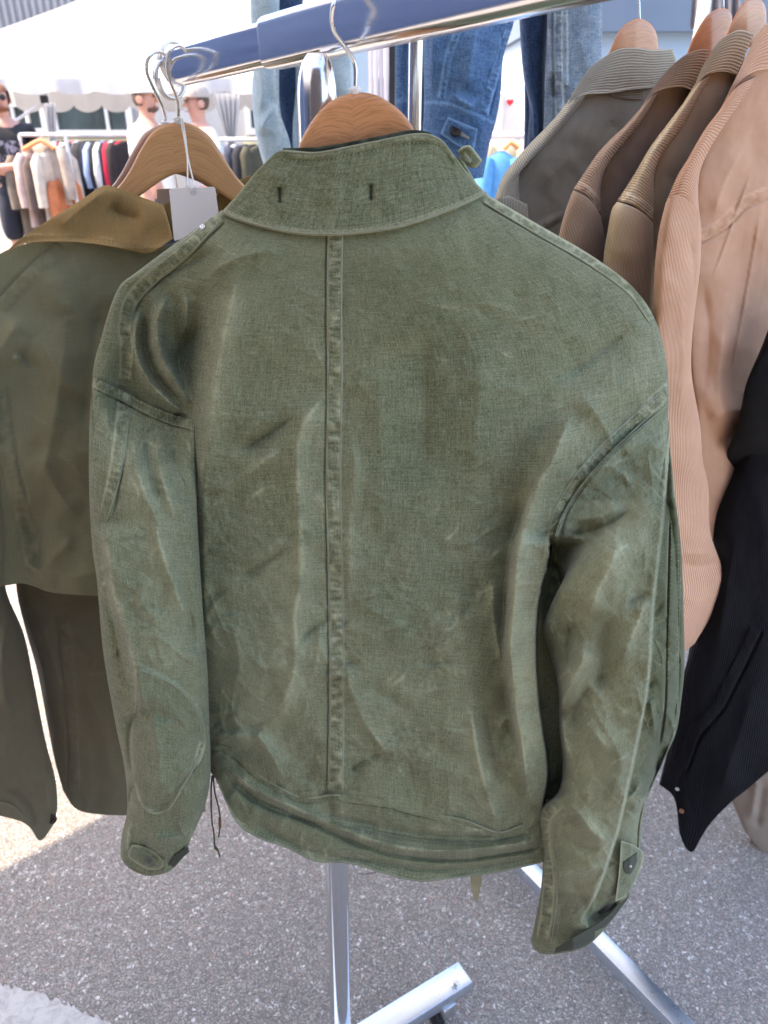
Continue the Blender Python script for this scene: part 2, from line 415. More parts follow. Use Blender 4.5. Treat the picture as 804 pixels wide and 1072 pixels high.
def canvas(name, col, worn, wearamt=1.0, weave=900, mottle=1.0, twill=True, bstr=.35, base_var=.055, sheen=.12):
    """woven cotton: fine twill relief, heathered yarn colour, rubbed places paler"""
    t = NT(name); uv = t.n('ShaderNodeTexCoord').outputs['UV']
    warp = t.noise(t.mapping(uv, (weave * .35, weave * 1.3, 1)), 1, 1); weft = t.noise(t.mapping(uv, (weave * 1.3, weave * .3, 1)), 1, 1)
    yarn = t.math('ADD', warp, weft)
    tw = t.n('ShaderNodeTexWave', {'Scale': weave * .28, 'Distortion': .6, 'Detail': 1.0}, wave_type='BANDS', bands_direction='DIAGONAL'); t.l(uv, tw.inputs['Vector'])
    h = t.math('ADD', t.math('MULTIPLY', yarn, .7), t.math('MULTIPLY', tw.outputs['Fac'], .6 if twill else .1))
    big = t.noise(uv, 7, 5, .6); mid = t.noise(uv, 40, 4, .65); slub = t.noise(t.mapping(uv, (40, 620, 1)), 1, 3, .7); slub2 = t.noise(t.mapping(uv, (620, 40, 1)), 1, 3, .7)
    wa = t.n('ShaderNodeAttribute', attribute_name='wear').outputs['Fac']
    f = t.math('MULTIPLY', wa, wearamt)
    f = t.math('ADD', f, t.math('MULTIPLY', t.math('SUBTRACT', yarn, 1.0), .7 * mottle))
    f = t.math('ADD', f, t.math('MULTIPLY', t.math('SUBTRACT', mid, .5), .3 * mottle))
    f = t.math('ADD', f, t.math('MULTIPLY', t.math('SUBTRACT', t.math('ADD', slub, slub2), 1.0), .85 * mottle))
    f = t.math('ADD', f, t.math('MULTIPLY', t.math('SUBTRACT', big, .5), .28 * mottle))
    f = t.math('ADD', f, .34, clamp=True)
    hue = t.noise(uv, 3.5, 3)
    warm = tuple(v * k for v, k in zip(col, (1 + base_var * 1.1, 1 + base_var * .3, 1 - base_var))); cool = tuple(v * k for v, k in zip(col, (1 - base_var, 1.0, 1 + base_var * .8)))
    c0 = t.mix(t.ramp(hue, .35, .65), cool, warm)
    t.set(Base_Color=t.mix(f, c0, worn), Roughness=.92, Normal=t.bump(h, bstr, .0006), Sheen_Weight=sheen, Sheen_Roughness=.5)
    t.b.inputs['Specular IOR Level'].default_value = .2
    return t.m
def corduroy(name, col, worn, period=.0042, along='u', wearamt=.6, contrast=.5, tilt=0.0, bstr=.9, sheen=.15):
    """cut-pile ribs: relief bands with thin ground weave and painted groove shading between"""
    t = NT(name); uv = t.n('ShaderNodeTexCoord').outputs['UV']
    v = t.mapping(uv, (1, 1, 1), (0, 0, tilt))
    sep = t.n('ShaderNodeSeparateXYZ'); t.l(v, sep.inputs[0])
    x = sep.outputs[0 if along == 'u' else 1]
    wob = t.noise(uv, 14, 2)
    x = t.math('ADD', x, t.math('MULTIPLY', wob, .006))
    ph = t.math('MULTIPLY', x, 2 * math.pi / period)
    rib = t.math('MULTIPLY_ADD', t.math('SINE', ph), .5, .5)
    rib = t.math('POWER', rib, .7)
    big = t.noise(uv, 9, 5, .6); fine = t.noise(uv, 700, 2)
    wa = t.n('ShaderNodeAttribute', attribute_name='wear').outputs['Fac']
    f = t.math('ADD', t.math('MULTIPLY', wa, wearamt), t.math('MULTIPLY', t.math('SUBTRACT', big, .5), .9))
    f = t.math('ADD', f, t.math('MULTIPLY', t.math('SUBTRACT', rib, .5), contrast))  # paler rib tops, darker grooves: ground weave plus painted rib shading
    f = t.math('ADD', f, t.math('MULTIPLY', t.math('SUBTRACT', fine, .5), .7))
    f = t.math('ADD', f, .4, clamp=True)
    nr = t.bump(fine, .25, .0005)
    t.set(Base_Color=t.mix(f, col, worn), Roughness=.9, Normal=t.bump(rib, bstr, .0012, nr), Sheen_Weight=sheen, Sheen_Roughness=.4)
    t.b.inputs['Specular IOR Level'].default_value = .15
    return t.m
def wood(name, col, dark, chev=.35, freq=60, rough=.42):
    t = NT(name); uv = t.n('ShaderNodeTexCoord').outputs['UV']
    sep = t.n('ShaderNodeSeparateXYZ'); t.l(uv, sep.inputs[0])
    a = t.math('ABSOLUTE', t.math('SUBTRACT', sep.outputs[0], .5))
    c = t.math('ADD', t.math('MULTIPLY', sep.outputs[1], .6), t.math('MULTIPLY', a, chev))
    cv = t.n('ShaderNodeCombineXYZ'); t.l(t.math('MULTIPLY', c, freq), cv.inputs[1]); t.l(t.math('MULTIPLY', t.math('SUBTRACT', a, t.math('MULTIPLY', sep.outputs[1], chev)), 4), cv.inputs[0]); t.l(t.math('GREATER_THAN', sep.outputs[0], .5), cv.inputs[2])
    g = t.noise(cv.outputs[0], 1.0, 5, .65, .4); big = t.noise(cv.outputs[0], .15, 3)
    f = t.math('ADD', t.ramp(g, .45, .72), t.math('MULTIPLY', t.math('SUBTRACT', big, .5), .5), clamp=True)
    t.set(Base_Color=t.mix(f, col, dark), Roughness=rough, Normal=t.bump(g, .2, .0004))
    t.b.inputs['Coat Weight'].default_value = .12
    return t.m
def chrome(name, col=(.82, .83, .85), rough=.09, scr=.1):
    t = NT(name); c = t.n('ShaderNodeTexCoord').outputs['Object']
    n = t.noise(c, 55, 5, .7); n2 = t.noise(t.mapping(c, (40, 40, 600), (R(0), R(0), R(45))), 1, 3)
    t.set(Base_Color=t.mix(t.ramp(n, .55, .8), col, tuple(v * .9 for v in col)), Metallic=1.0, Roughness=t.math('ADD', t.ramp(n, .4, .8, rough, rough + .03), t.math('MULTIPLY', n2, scr)), Normal=t.bump(n2, .02, .0004))
    return t.m
# ================================================================== SETTING
def m_asphalt():
    t = NT('asphalt'); c = t.n('ShaderNodeTexCoord').outputs['Object']
    wc = t.n('ShaderNodeVectorMath', {0: c}, operation='ADD'); nn = t.n('ShaderNodeTexNoise', {'Scale': 60.0, 'Detail': 2.0}); t.l(c, nn.inputs['Vector'])
    sc = t.n('ShaderNodeVectorMath', {0: nn.outputs['Color'], 1: (.016, .016, .016)}, operation='MULTIPLY'); t.l(sc.outputs[0], wc.inputs[1])
    v = wc.outputs[0]
    v1 = t.n('ShaderNodeTexVoronoi', {'Scale': 150.0, 'Randomness': 1.0}); t.l(v, v1.inputs['Vector'])
    v1d = t.n('ShaderNodeTexVoronoi', {'Scale': 150.0}, feature='DISTANCE_TO_EDGE'); t.l(v, v1d.inputs['Vector'])
    v2 = t.n('ShaderNodeTexVoronoi', {'Scale': 340.0}); t.l(v, v2.inputs['Vector'])
    sep = t.n('ShaderNodeSeparateColor', {0: v1.outputs['Color']}); sep2 = t.n('ShaderNodeSeparateColor', {0: v2.outputs['Color']})
    stone = t.mix(sep.outputs[0], (.272, .25, .228), (.465, .43, .39))
    stone = t.mix(t.ramp(sep.outputs[1], .86, .9), stone, (.66, .62, .60))
    stone = t.mix(t.ramp(sep.outputs[2], .80, .9), stone, (.44, .34, .30))
    small = t.mix(sep2.outputs[0], (.158, .145, .132), (.42, .385, .35))
    isstone = t.math('GREATER_THAN', t.math('ADD', sep2.outputs[1], t.math('MULTIPLY', t.noise(c, 9, 2), .5)), .70)
    col = t.mix(t.math('MULTIPLY', isstone, .75), stone, small)
    edge = t.ramp(v1d.outputs['Distance'], 0, .16, .35, 1)
    col = t.mix(edge, (.17, .155, .152), col)
    big = t.noise(c, 1.1, 5, .6)
    col = t.mix(t.ramp(big, .3, .7), t.mix(.82, (0, 0, 0), col), col)
    h = t.math('ADD', t.math('MULTIPLY', edge, .6), t.math('MULTIPLY', sep.outputs[0], .5))
    t.set(Base_Color=col, Roughness=.88, Normal=t.bump(h, .8, .005)); t.b.inputs['Specular IOR Level'].default_value = .35
    return t.m
g = MB(); g.add([(-400, -400, 0), (400, -400, 0), (400, 400, 0), (-400, 400, 0)], [(0, 1, 2, 3)])
tag(g.build('ground', m_asphalt()), 'pale stony asphalt of the market yard, shaded near the racks and sunlit behind', 'ground', kind='structure')
# worn white paint in the near corner
def m_worn_paint():
    t = NT('worn_white_paint'); c = t.n('ShaderNodeTexCoord').outputs['Object']
    n = t.noise(c, 45, 6, .7, .6)
    t.set(Base_Color=t.mix(t.ramp(n, .46, .62), (.46, .45, .44), (.36, .335, .33)), Roughness=.8, Normal=t.bump(n, .7, .004)); return t.m
a, b, c_, d = PG(-30, 1026, .004), PG(70, 1048, .004), PG(150, 1085, .004), PG(-30, 1110, .004)
pb = MB(); edge = smooth([(-30, 1024), (0, 1031), (40, 1040), (80, 1056), (110, 1068), (140, 1084)], 3)
rg = np.random.RandomState(5); top = [PG(x, y + rg.uniform(-3, 3), .004) for x, y in edge]
pb.add(top + [PG(x, 1120, .004) for x, y in edge], [(i, len(top) + i, len(top) + i + 1, i + 1) for i in range(len(top) - 1)])
tag(pb.build('painted_marking', m_worn_paint()), 'worn white paint patch on the asphalt at the near edge', 'road marking', kind='structure')

# the stall's own canopy: its roof keeps the racks in the shade
M_canopy = NT('canopy_cloth')
_d = M_canopy.n('ShaderNodeBsdfTranslucent', {'Color': (.80, .80, .80, 1)}); _e = M_canopy.n('ShaderNodeBsdfDiffuse', {'Color': (.75, .75, .76, 1)}); _m = M_canopy.n('ShaderNodeMixShader', {0: .22, 1: _e.outputs[0], 2: _d.outputs[0]})
M_canopy.l(_m.outputs[0], M_canopy.t.nodes['Material Output'].inputs[0])
M_white_metal = plain('white_metal', (.72, .72, .73), .4, var=.05)
HZ = 2.55
sh = SUNV * (HZ / SUNV.z)
e0 = PG(0, 940); e1 = PG(130, 869); ed = (e1 - e0).normalized(); en = Vector((ed.y, -ed.x, 0))
p0 = e0 + sh - ed * 1.5; L1, L2 = 6.5, 2.0
cv = [p0, p0 + ed * L1, p0 + ed * L1 + en * L2, p0 + en * L2]; cv = [Vector((p.x, p.y, HZ)) for p in cv]; ctr = sum(cv, Vector()) / 4 + Vector((0, 0, .75))
can = thing('stall_canopy', 'white cloth canopy over the near clothes racks that throws the shade on the ground', 'canopy', (cv[0].x, cv[0].y, 0))
m = MB(); m.add(cv + [ctr], [(0, 1, 4), (1, 2, 4), (2, 3, 4), (3, 0, 4)]); m.build('roof', M_canopy.m, can)
m = MB()
for i in range(4): m.add([cv[i], cv[(i + 1) % 4], cv[(i + 1) % 4] - Vector((0, 0, .2)), cv[i] - Vector((0, 0, .2))], [(0, 1, 2, 3)])
m.build('valance', M_canopy.m, can)
for p in cv:
    MB().box((p.x, p.y, HZ / 2), (.04, .04, HZ), math.atan2(ed.y, ed.x)).build('leg', M_white_metal, can)

# ================================================================== RACKS
M_chrome = chrome('chrome'); M_chrome_s = chrome('brushed_chrome', (.80, .81, .84), .11, .12); M_bar = chrome('base_bar_steel', (.74, .83, .95), .24, .08)  # base bar steel tinted blue to paint in the sky's reflection
M_dark = plain('dark_rubber', (.02, .02, .022), .6); M_bolt = chrome('bolt_steel', (.7, .7, .72), .25)
def rpt(px, py, z_cam):
    x, dy, dz = rays(px, py); return Vector((float(x) * z_cam, float(dy) * z_cam, CH + float(dz) * z_cam))
ra, rb = rpt(183, 71, .83), rpt(500, -9, .543)
rd = (rb - ra).normalized(); rj = rpt(271, 42, .70); rj = ra + rd * (rj - ra).dot(rd)
rack = thing('clothes_rack', 'chrome garment rail with a square end, holding the green jacket', 'clothes rack', (-.06, .735, 0))
def sect(w, h, r): return rrect(w, h, r, 6)
rail = MB().sweep([ra, rj + rd * .06], sect(.024, .036, .007), (0, 0, 1)).build('rail', M_chrome, rack, smooth=True, angle=50)
outer = MB().sweep([rj - rd * .001, rj + rd * .003, rj + rd * 1.15], sect(.031, .043, .009), (0, 0, 1), scale=[.97, 1, 1]).build('rail_sleeve', M_chrome_s, rack, smooth=True, angle=50)
end = MB()
hd = rd.cross(Vector((0, 0, 1))).normalized()
for k, (rr, oy, oz) in enumerate(((.017, -.004, .006), (.017, .004, -.010))):
    ctr_ = ra - rd * .010 + Vector((0, 0, oz)) + hd * oy
    ring = [ctr_ + hd * (rr * math.cos(a)) + Vector((0, 0, 1)) * (rr * math.sin(a) * 1.15) + rd * (.004 * a / 6.28) for a in np.linspace(0, 4 * math.pi, 60)]
    end.tube(ring, .0021, 8)
end.build('end_spring', M_bolt, rack, smooth=True, angle=60)
# upright under the rail
x_, dy_, dz_ = rays(332, 80); tz = .755 / dy_; ptop = Vector((float(x_ * tz), .755, float(CH + dz_ * tz)))
x_, dy_, dz_ = rays(355, 1000); tz = .735 / dy_; pbot = Vector((float(x_ * tz), .735, float(CH + dz_ * tz))); ax = (pbot - ptop).normalized(); pfoot = ptop + ax * ((ptop.z - .1) / -ax.z)
rail_under = lambda p: ra + rd * ((Vector((p.x, p.y, 0)) - Vector((ra.x, ra.y, 0))).dot(Vector((rd.x, rd.y, 0)).normalized()) / Vector((rd.x, rd.y, 0)).length)
up = rail_under(ptop); 
mb = MB(); n = 40; rows = []
# two-lobed upper tube with rounded, sloping shoulders
def lobed(k): return [((.0185 - .0022 * math.cos(2 * a) ** 2 + .0016 * math.cos(2 * a + .6)) * k * math.cos(a), .0185 * k * math.sin(a)) for a in np.linspace(0, 2 * math.pi, n, endpoint=False)]
zt = up.z - .020
pt = Vector((ptop.x, ptop.y, zt)); pm = ptop + ax * .42
mb.sweep([pt, pt + ax * .006, pt + ax * .014, pt + ax * .022, pt + ax * .034, pm], lobed(1), (0, 1, 0), scale=[.45, .72, .87, .95, 1, 1]); mb.build('upper_tube', M_chrome_s, rack, smooth=True, angle=50)
MB().tube([pm - ax * .02, pfoot], .0172, 28).build('post', M_chrome, rack, smooth=True, angle=50)
# base bar with bolt and castor
be = PG(497, 1022, .105); bl = PG(415, 1074, .105); bd = (bl - be).normalized(); bs = Vector((-bd.y, bd.x, 0))
def base_bar(o, d, L, z, parent, w=.045, h=.03, name='base_bar'):
    c = o + d * (L / 2); ang = math.atan2(d.y, d.x)
    return MB().box((c.x, c.y, z - h / 2), (L, w, h), ang).build(name, M_bar, parent, bevel=.0025)
bo = (be + PG(478, 1012, .105)) / 2
base_bar(bo, bd, .62, .105, rack)
bp = PG(477, 1031, .105)
MB().lathe(bp, (0, 0, 1), [(.0085, 0), (.0085, .002), (.0058, .0025), (.0058, .008), (.0045, .0095)], 6).build('bolt', M_bolt, rack, bevel=.0004)
def castor(p, z, parent):
    f = MB().box((p.x, p.y, z - .018), (.03, .05, .03), .6).build('castor_fork', M_bolt, parent, bevel=.004)
    MB().lathe((p.x - .011, p.y, .026), (1, .3, 0), [(.02, -.011), (.026, -.008), (.026, .008), (.02, .011)], 24).build('castor_wheel', M_dark, f, smooth=True)
castor(bo + bd * .05, .075, rack)
castor(bo + bd * .57, .075, rack)
far = ra + rd * 1.1
MB().tube([Vector((far.x, far.y, far.z - .02)), Vector((far.x, far.y, .08))], .0172, 24).build('post', M_chrome, rack, smooth=True)
base_bar(Vector((far.x, far.y, 0)) - bd * .3, bd, .62, .105, rack)

# second rack: long base bar on the ground, thin two-stage upright, rail above the picture
rack2 = thing('clothes_rack', 'chrome rack with long steel base bar, holding the corduroy jackets', 'clothes rack', (.06, 1.37, 0))
a0, a1 = PG(543, 905, .09), PG(722, 1072, .09); ad = (a1 - a0).normalized()
x_, dy_, dz_ = rays(435, 70); tz = 1.37 / dy_; u2 = Vector((float(x_ * tz), 1.37, 0))
sft = (PG(562, 905, .09) - a0)
bar_o = a0 - ad * .42
cA = (a0 + PG(562, 906, .09)) / 2; cB = (PG(706, 1072, .09) + PG(727, 1072, .09)) / 2; adir = (cB - cA).normalized()
base_bar(cA - adir * .40, adir, 1.9, .09, rack2, w=.034, h=.03)
MB().tube([Vector((u2.x, u2.y, 1.43)), Vector((u2.x, u2.y, 1.75))], .0112, 20).build('upper_tube', M_chrome_s, rack2, smooth=True)
MB().tube([Vector((u2.x, u2.y, .06)), Vector((u2.x, u2.y, 1.44))], .0078, 20).build('post', M_chrome, rack2, smooth=True)
r2d = Vector((.66, -.75, .02)).normalized()
MB().tube([Vector((u2.x, u2.y, 1.70)) - r2d * .06, Vector((u2.x, u2.y, 1.70)) + r2d * 1.55], .0125, 20).build('rail', M_chrome, rack2, smooth=True)
e2 = Vector((u2.x, u2.y, 1.70)) + r2d * 1.5
MB().tube([Vector((e2.x, e2.y, e2.z)), Vector((e2.x, e2.y, .06))], .0112, 20).build('post', M_chrome, rack2, smooth=True)
for q in (cA - adir * .36, cA + adir * 1.45): castor(q, .062, rack2)
# third rack for the denim
rack3 = thing('clothes_rack', 'chrome rail behind the others from which the denim jackets hang', 'clothes rack', (-.4, 2.0, 0))
MB().tube([(-.30, 2.10, 1.86), (1.15, 1.90, 1.86)], .0125, 16).build('rail', M_chrome, rack3, smooth=True)
for q in ((-.22, 2.095), (1.12, 1.903)):
    MB().tube([(q[0], q[1], 1.86), (q[0], q[1], .04)], .0125, 16).build('post', M_chrome, rack3, smooth=True)
    MB().box((q[0], q[1], .03), (.035, .55, .025)).build('base_bar', M_bar, rack3, bevel=.003)

# ================================================================== MAIN GREEN JACKET
GREEN, WORN = (.086, .100, .050), (.335, .350, .222)
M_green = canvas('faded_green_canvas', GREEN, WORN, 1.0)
M_green_c = canvas('faded_green_collar_canvas', (.074, .088, .043), (.31, .325, .205), 1.0, mottle=1.1)
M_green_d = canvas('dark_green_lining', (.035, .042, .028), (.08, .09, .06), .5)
M_thread = plain('green_thread', (.30, .32, .21), .8, var=.25, scale=300)
M_button = plain('olive_button', (.10, .105, .075), .45, var=.15, scale=200)
jk = thing('green_jacket', 'faded green canvas military jacket seen from the back on a wooden hanger', 'jacket', (-.03, .70, .70), None)
def YB(px, py):
    y = np.interp(py, [130, 200, 260, 400, 600, 800, 920, 1000], [.715, .700, .688, .672, .652, .632, .622, .622])
    return y + .018 * ((px - 380) / 250) ** 2
def yb_edge(px, py): return YB(px, py) + .055
body_L = [(231, 221), (200, 243), (160, 272), (140, 287), (127, 297), (118, 315), (106, 354), (98, 384), (97, 420), (104, 480), (128, 560), (165, 650), (195, 720), (214, 784)]
body_R = [(509, 203), (560, 233), (620, 268), (662, 300), (685, 332), (697, 375), (700, 412), (698, 460), (688, 520), (664, 590), (636, 650), (618, 710), (608, 770), (598, 850)]
body_T = [(231, 221), (258, 231), (298, 240), (332, 244), (367, 243), (417, 236), (455, 223), (483, 213), (509, 203)]
wb_T = [(214, 776), (244, 785), (264, 804), (291, 822), (318, 834), (348, 831), (381, 834), (399, 836), (449, 849), (488, 858), (523, 870), (548, 862), (572, 848), (598, 842)]
body_B = [(x, y + 8) for x, y in wb_T]
BF = [
 # big vertical break on the left: the back panel turns away there
 ('r', [(252, 268), (247, 293), (243, 314), (233, 360), (226, 402), (219, 449), (210, 500), (207, 560)], dict(a=4, wl=10, wr=46, wear=.7, ww=2.4, taper=.3)),
 ('p', [(258, 262), (247, 293), (243, 314), (233, 360), (226, 402), (219, 449), (214, 500), (214, 600), (218, 800)], dict(a=1.5, max=48, side=1, reach=170, t1=True)),
 ('r', [(190, 300), (196, 323), (192, 345), (186, 357)], dict(a=5, w=7, taper=.35, wear=.25)),
 # swirl of folds between shoulder seam and armhole
 ('r', [(150, 318), (141, 345), (142, 371), (156, 399), (176, 420), (200, 438)], dict(a=9, wl=8, wr=7, wear=.35, taper=.15)),
 ('r', [(176, 308), (166, 330), (165, 355), (173, 382), (188, 404), (202, 430)], dict(a=13, wl=8, wr=7, wear=.35, taper=.15)),
 ('r', [(157, 318), (152, 345), (153, 367), (164, 394), (182, 416), (198, 434)], dict(a=-3.5, w=4.5, taper=.2)),
 ('r', [(206, 330), (195, 352), (187, 378), (192, 405), (203, 432)], dict(a=-5, wl=6, wr=12, taper=.2)),
 ('r', [(150, 305), (175, 288), (205, 272), (230, 262)], dict(a=-5, wl=10, wr=16, taper=.25)),
 ('r', [(210, 300), (232, 278), (262, 266), (300, 262)], dict(a=3.5, w=12, taper=.3, wear=.15)),
 # creases by the centre seam
 ('r', [(344, 405), (332, 424), (318, 445), (311, 470), (312, 505), (314, 550), (314, 611), (308, 644), (309, 691), (300, 728), (281, 757)], dict(a=4.2, wl=12, wr=18, wear=.95, ww=2.2, taper=.12)),
 ('r', [(310, 436), (288, 450), (262, 466), (250, 476)], dict(a=-4, w=7)),
 ('r', [(296, 468), (268, 488), (240, 508), (224, 524)], dict(a=3.6, w=8, wear=.40)),
 ('r', [(303, 572), (280, 586), (260, 598), (244, 608)], dict(a=-2.6, wl=4, wr=9)),
 ('r', [(303, 563), (280, 577), (255, 592)], dict(a=2.6, w=6, wear=.2)),
 ('r', [(220, 768), (243, 770), (266, 769)], dict(a=2.4, wl=5, wr=10, wear=.35)),
 ('r', [(264, 762), (276, 778), (288, 796), (300, 818)], dict(a=4, wl=10, wr=7, wear=.6)),
 ('r', [(342, 650), (330, 657), (320, 665), (317, 673)], dict(a=-2.4, wl=5, wr=4)),
 ('r', [(326, 640), (334, 652), (332, 690), (322, 720)], dict(a=2.2, w=8, wear=.15)),
 ('r', [(262, 690), (282, 700), (300, 690)], dict(a=2.2, w=8, wear=.2)),
 ('r', [(240, 640), (250, 690), (246, 730)], dict(a=3, w=18)),
 ('r', [(330, 770), (328, 800), (318, 826)], dict(a=-3.2, w=10)),
 ('r', [(310, 345), (290, 350), (268, 362)], dict(a=1.5, w=9, wear=.1)),
 # right of the centre seam
 ('r', [(363, 690), (368, 722), (381, 755), (402, 783)], dict(a=3.6, wl=9, wr=14, wear=.55, t1=True)),
 ('r', [(404, 786), (384, 795), (362, 810)], dict(a=-4, wl=8, wr=5)),
 ('r', [(402, 782), (430, 792), (450, 790)], dict(a=1.6, w=8)),
 ('r', [(372, 640), (384, 632), (396, 612)], dict(a=2.0, w=6, wear=.25)),
 ('r', [(362, 640), (367, 600), (366, 540), (372, 500), (366, 440)], dict(a=2.2, w=8, wear=.25)),
 ('r', [(440, 330), (445, 420), (440, 520)], dict(a=-5.5, w=34, taper=.3)),
 ('r', [(395, 360), (398, 450), (400, 560)], dict(a=2.5, w=22, taper=.3)),
 ('r', [(505, 350), (500, 430), (495, 520)], dict(a=3, w=26, taper=.3)),
 # the rolled fold beside the right arm
 ('r', [(600, 428), (578, 480), (556, 524), (543, 576), (537, 640), (534, 671), (539, 735), (547, 785), (554, 831), (568, 846)], dict(a=13, wl=7, wr=30, wear=.85, ww=2.4, taper=.10)),
 ('r', [(560, 500), (535, 570), (527, 640), (526, 680), (531, 735), (541, 800)], dict(a=-11, wl=16, wr=5, taper=.15)),
 ('r', [(517, 600), (516, 632), (522, 680), (534, 712)], dict(a=4.5, w=8, wear=.6)),
 ('r', [(490, 735), (494, 752), (502, 799), (510, 830), (518, 856)], dict(a=4.5, wl=12, wr=8, wear=.9, t1=True)),
 ('r', [(508, 735), (516, 780), (526, 825)], dict(a=-3.6, w=10)),
 ('r', [(520, 768), (530, 752), (544, 748)], dict(a=3, w=8)),
 ('r', [(524, 805), (530, 786), (544, 778)], dict(a=2.4, w=7)),
 ('r', [(400, 690), (440, 660), (480, 650), (516, 640)], dict(a=3, w=14, wear=.12)),
 ('r', [(470, 665), (490, 630), (505, 600)], dict(a=-3, w=9)),
 ('r', [(420, 745), (452, 724), (486, 715)], dict(a=2.8, w=12, wear=.15)),
 ('r', [(380, 676), (404, 660), (430, 652)], dict(a=2.4, w=9, wear=.15)),
 ('r', [(384, 712), (400, 728), (420, 730)], dict(a=-2.4, w=8)),
 ('r', [(430, 812), (462, 805), (486, 818)], dict(a=2.5, w=12)),
 ('r', [(420, 310), (470, 322), (510, 318), (548, 330)], dict(a=1.4, w=6, wear=.2)),
 ('r', [(494, 312), (506, 330), (536, 340), (558, 336)], dict(a=-1.6, w=6)),
 ('r', [(668, 336), (640, 360), (602, 386), (570, 400)], dict(a=-5, w=16, taper=.35)),
 ('r', [(690, 372), (650, 405), (612, 440), (592, 470)], dict(a=4, w=18, taper=.35)),
 ('r', [(600, 400), (640, 470), (590, 520)], dict(a=3, w=14)),
 ('w', [(300, 560), (310, 640), (296, 740), (270, 800)], dict(a=.28, w=34, taper=.1)), ('w', [(380, 770), (420, 720), (500, 700)], dict(a=.16, w=40, taper=.1)), ('w', [(552, 500), (545, 620), (550, 800)], dict(a=.5, w=20, taper=.1)), ('w', [(245, 300), (232, 380), (214, 470)], dict(a=.22, w=16, taper=.1)),  # the rolled fold's pale band mixes fading with painted light
 ('w', [(420, 260), (440, 380), (445, 520)], dict(a=-.14, w=60, taper=.1, reach=200)), ('w', [(640, 380), (600, 440)], dict(a=.14, w=40, taper=0)), ('w', [(335, 420), (325, 480), (330, 560)], dict(a=.18, w=18, taper=.1)), ('w', [(367, 450), (366, 600), (370, 700)], dict(a=.16, w=14, taper=.1)), ('w', [(500, 760), (520, 830)], dict(a=.2, w=26, taper=0)), ('w', [(240, 620), (250, 720), (280, 780)], dict(a=.12, w=30, taper=.1)),
 # edges: side panel drops behind the arm
 ('s', [(576, 560), (574, 586), (564, 629), (561, 675), (564, 735), (573, 810), (567, 848)], dict(a=22, side=1, L=24, b=55, Lb=40, e=2.5, taper=.04, reach=170)),
 # felled seams
 ('m', [(351, 240), (350, 320), (350.5, 400), (349, 500), (351, 600), (352.5, 700), (352, 770), (351, 829)], dict(w=7, a=1.0, pk=.8, per=6, groove=1, g=2.2, wear=.8, taper=.01)),
 ('m', [(231, 226), (191, 264), (152, 297), (137, 316), (131, 340), (133, 372), (131, 400)], dict(w=6.5, a=1.1, pk=.8, per=6.5, groove=-1, g=2.2, wear=.75, taper=.02)),
 ('m', [(506, 207), (560, 239), (620, 274), (662, 305), (684, 336)], dict(w=4.2, a=1.0, pk=.5, per=7, groove=1, g=1.8, wear=.85, taper=.02)),
 ('m', [(704, 404), (666, 440), (632, 472), (603, 506), (586, 535), (579, 562), (576, 590)], dict(w=6.5, a=1.4, pk=.8, per=6.5, groove=-1, g=3.0, wear=.55, taper=.02)),
]
CR = [(95, 130, 3.4, 'n'), (46, 60, 2.4, 'n'), (22, 26, 1.2, 'n'), (10, 12, .42, 'n'), (4.5, 4.5, .15, 'n'), (62, 70, 1.4, 'c'), (34, 40, .8, 'c'), (20, 24, .4, 'c'), (110, 34, 2.0, 'c', -.6), (90, 26, 1.4, 'c', -.75), (100, 30, -1.5, 'c', -.5), (90, 28, 1.3, 'c', .6), (140, 30, 1.2, 'c', 1.4)]
BF += creases(95, 222, 560, 290, 835, 5, (-35, -40, 60, 85), dense=lambda x, y: .25 + .75 * (y > 500) if x > 300 else .6 + .4 * (y > 420))
BF += creases(16, 400, 660, 290, 420, 8, (10, -30), amp=.9, wear=.35)
body = cloth('body', M_green, jk, body_T, body_B, body_L, body_R, 430, 480, yb_edge, df=.055, db=.10, exp=.30, folds=BF, crumple=CR, cmask=lambda x, y: .38 + .62 * np.clip(sstep(430, 640, y) + .7 * sstep(380, 250, x) * sstep(380, 440, y), 0, 1), cosmix=.5, uv=(.56, .60), seed=1)
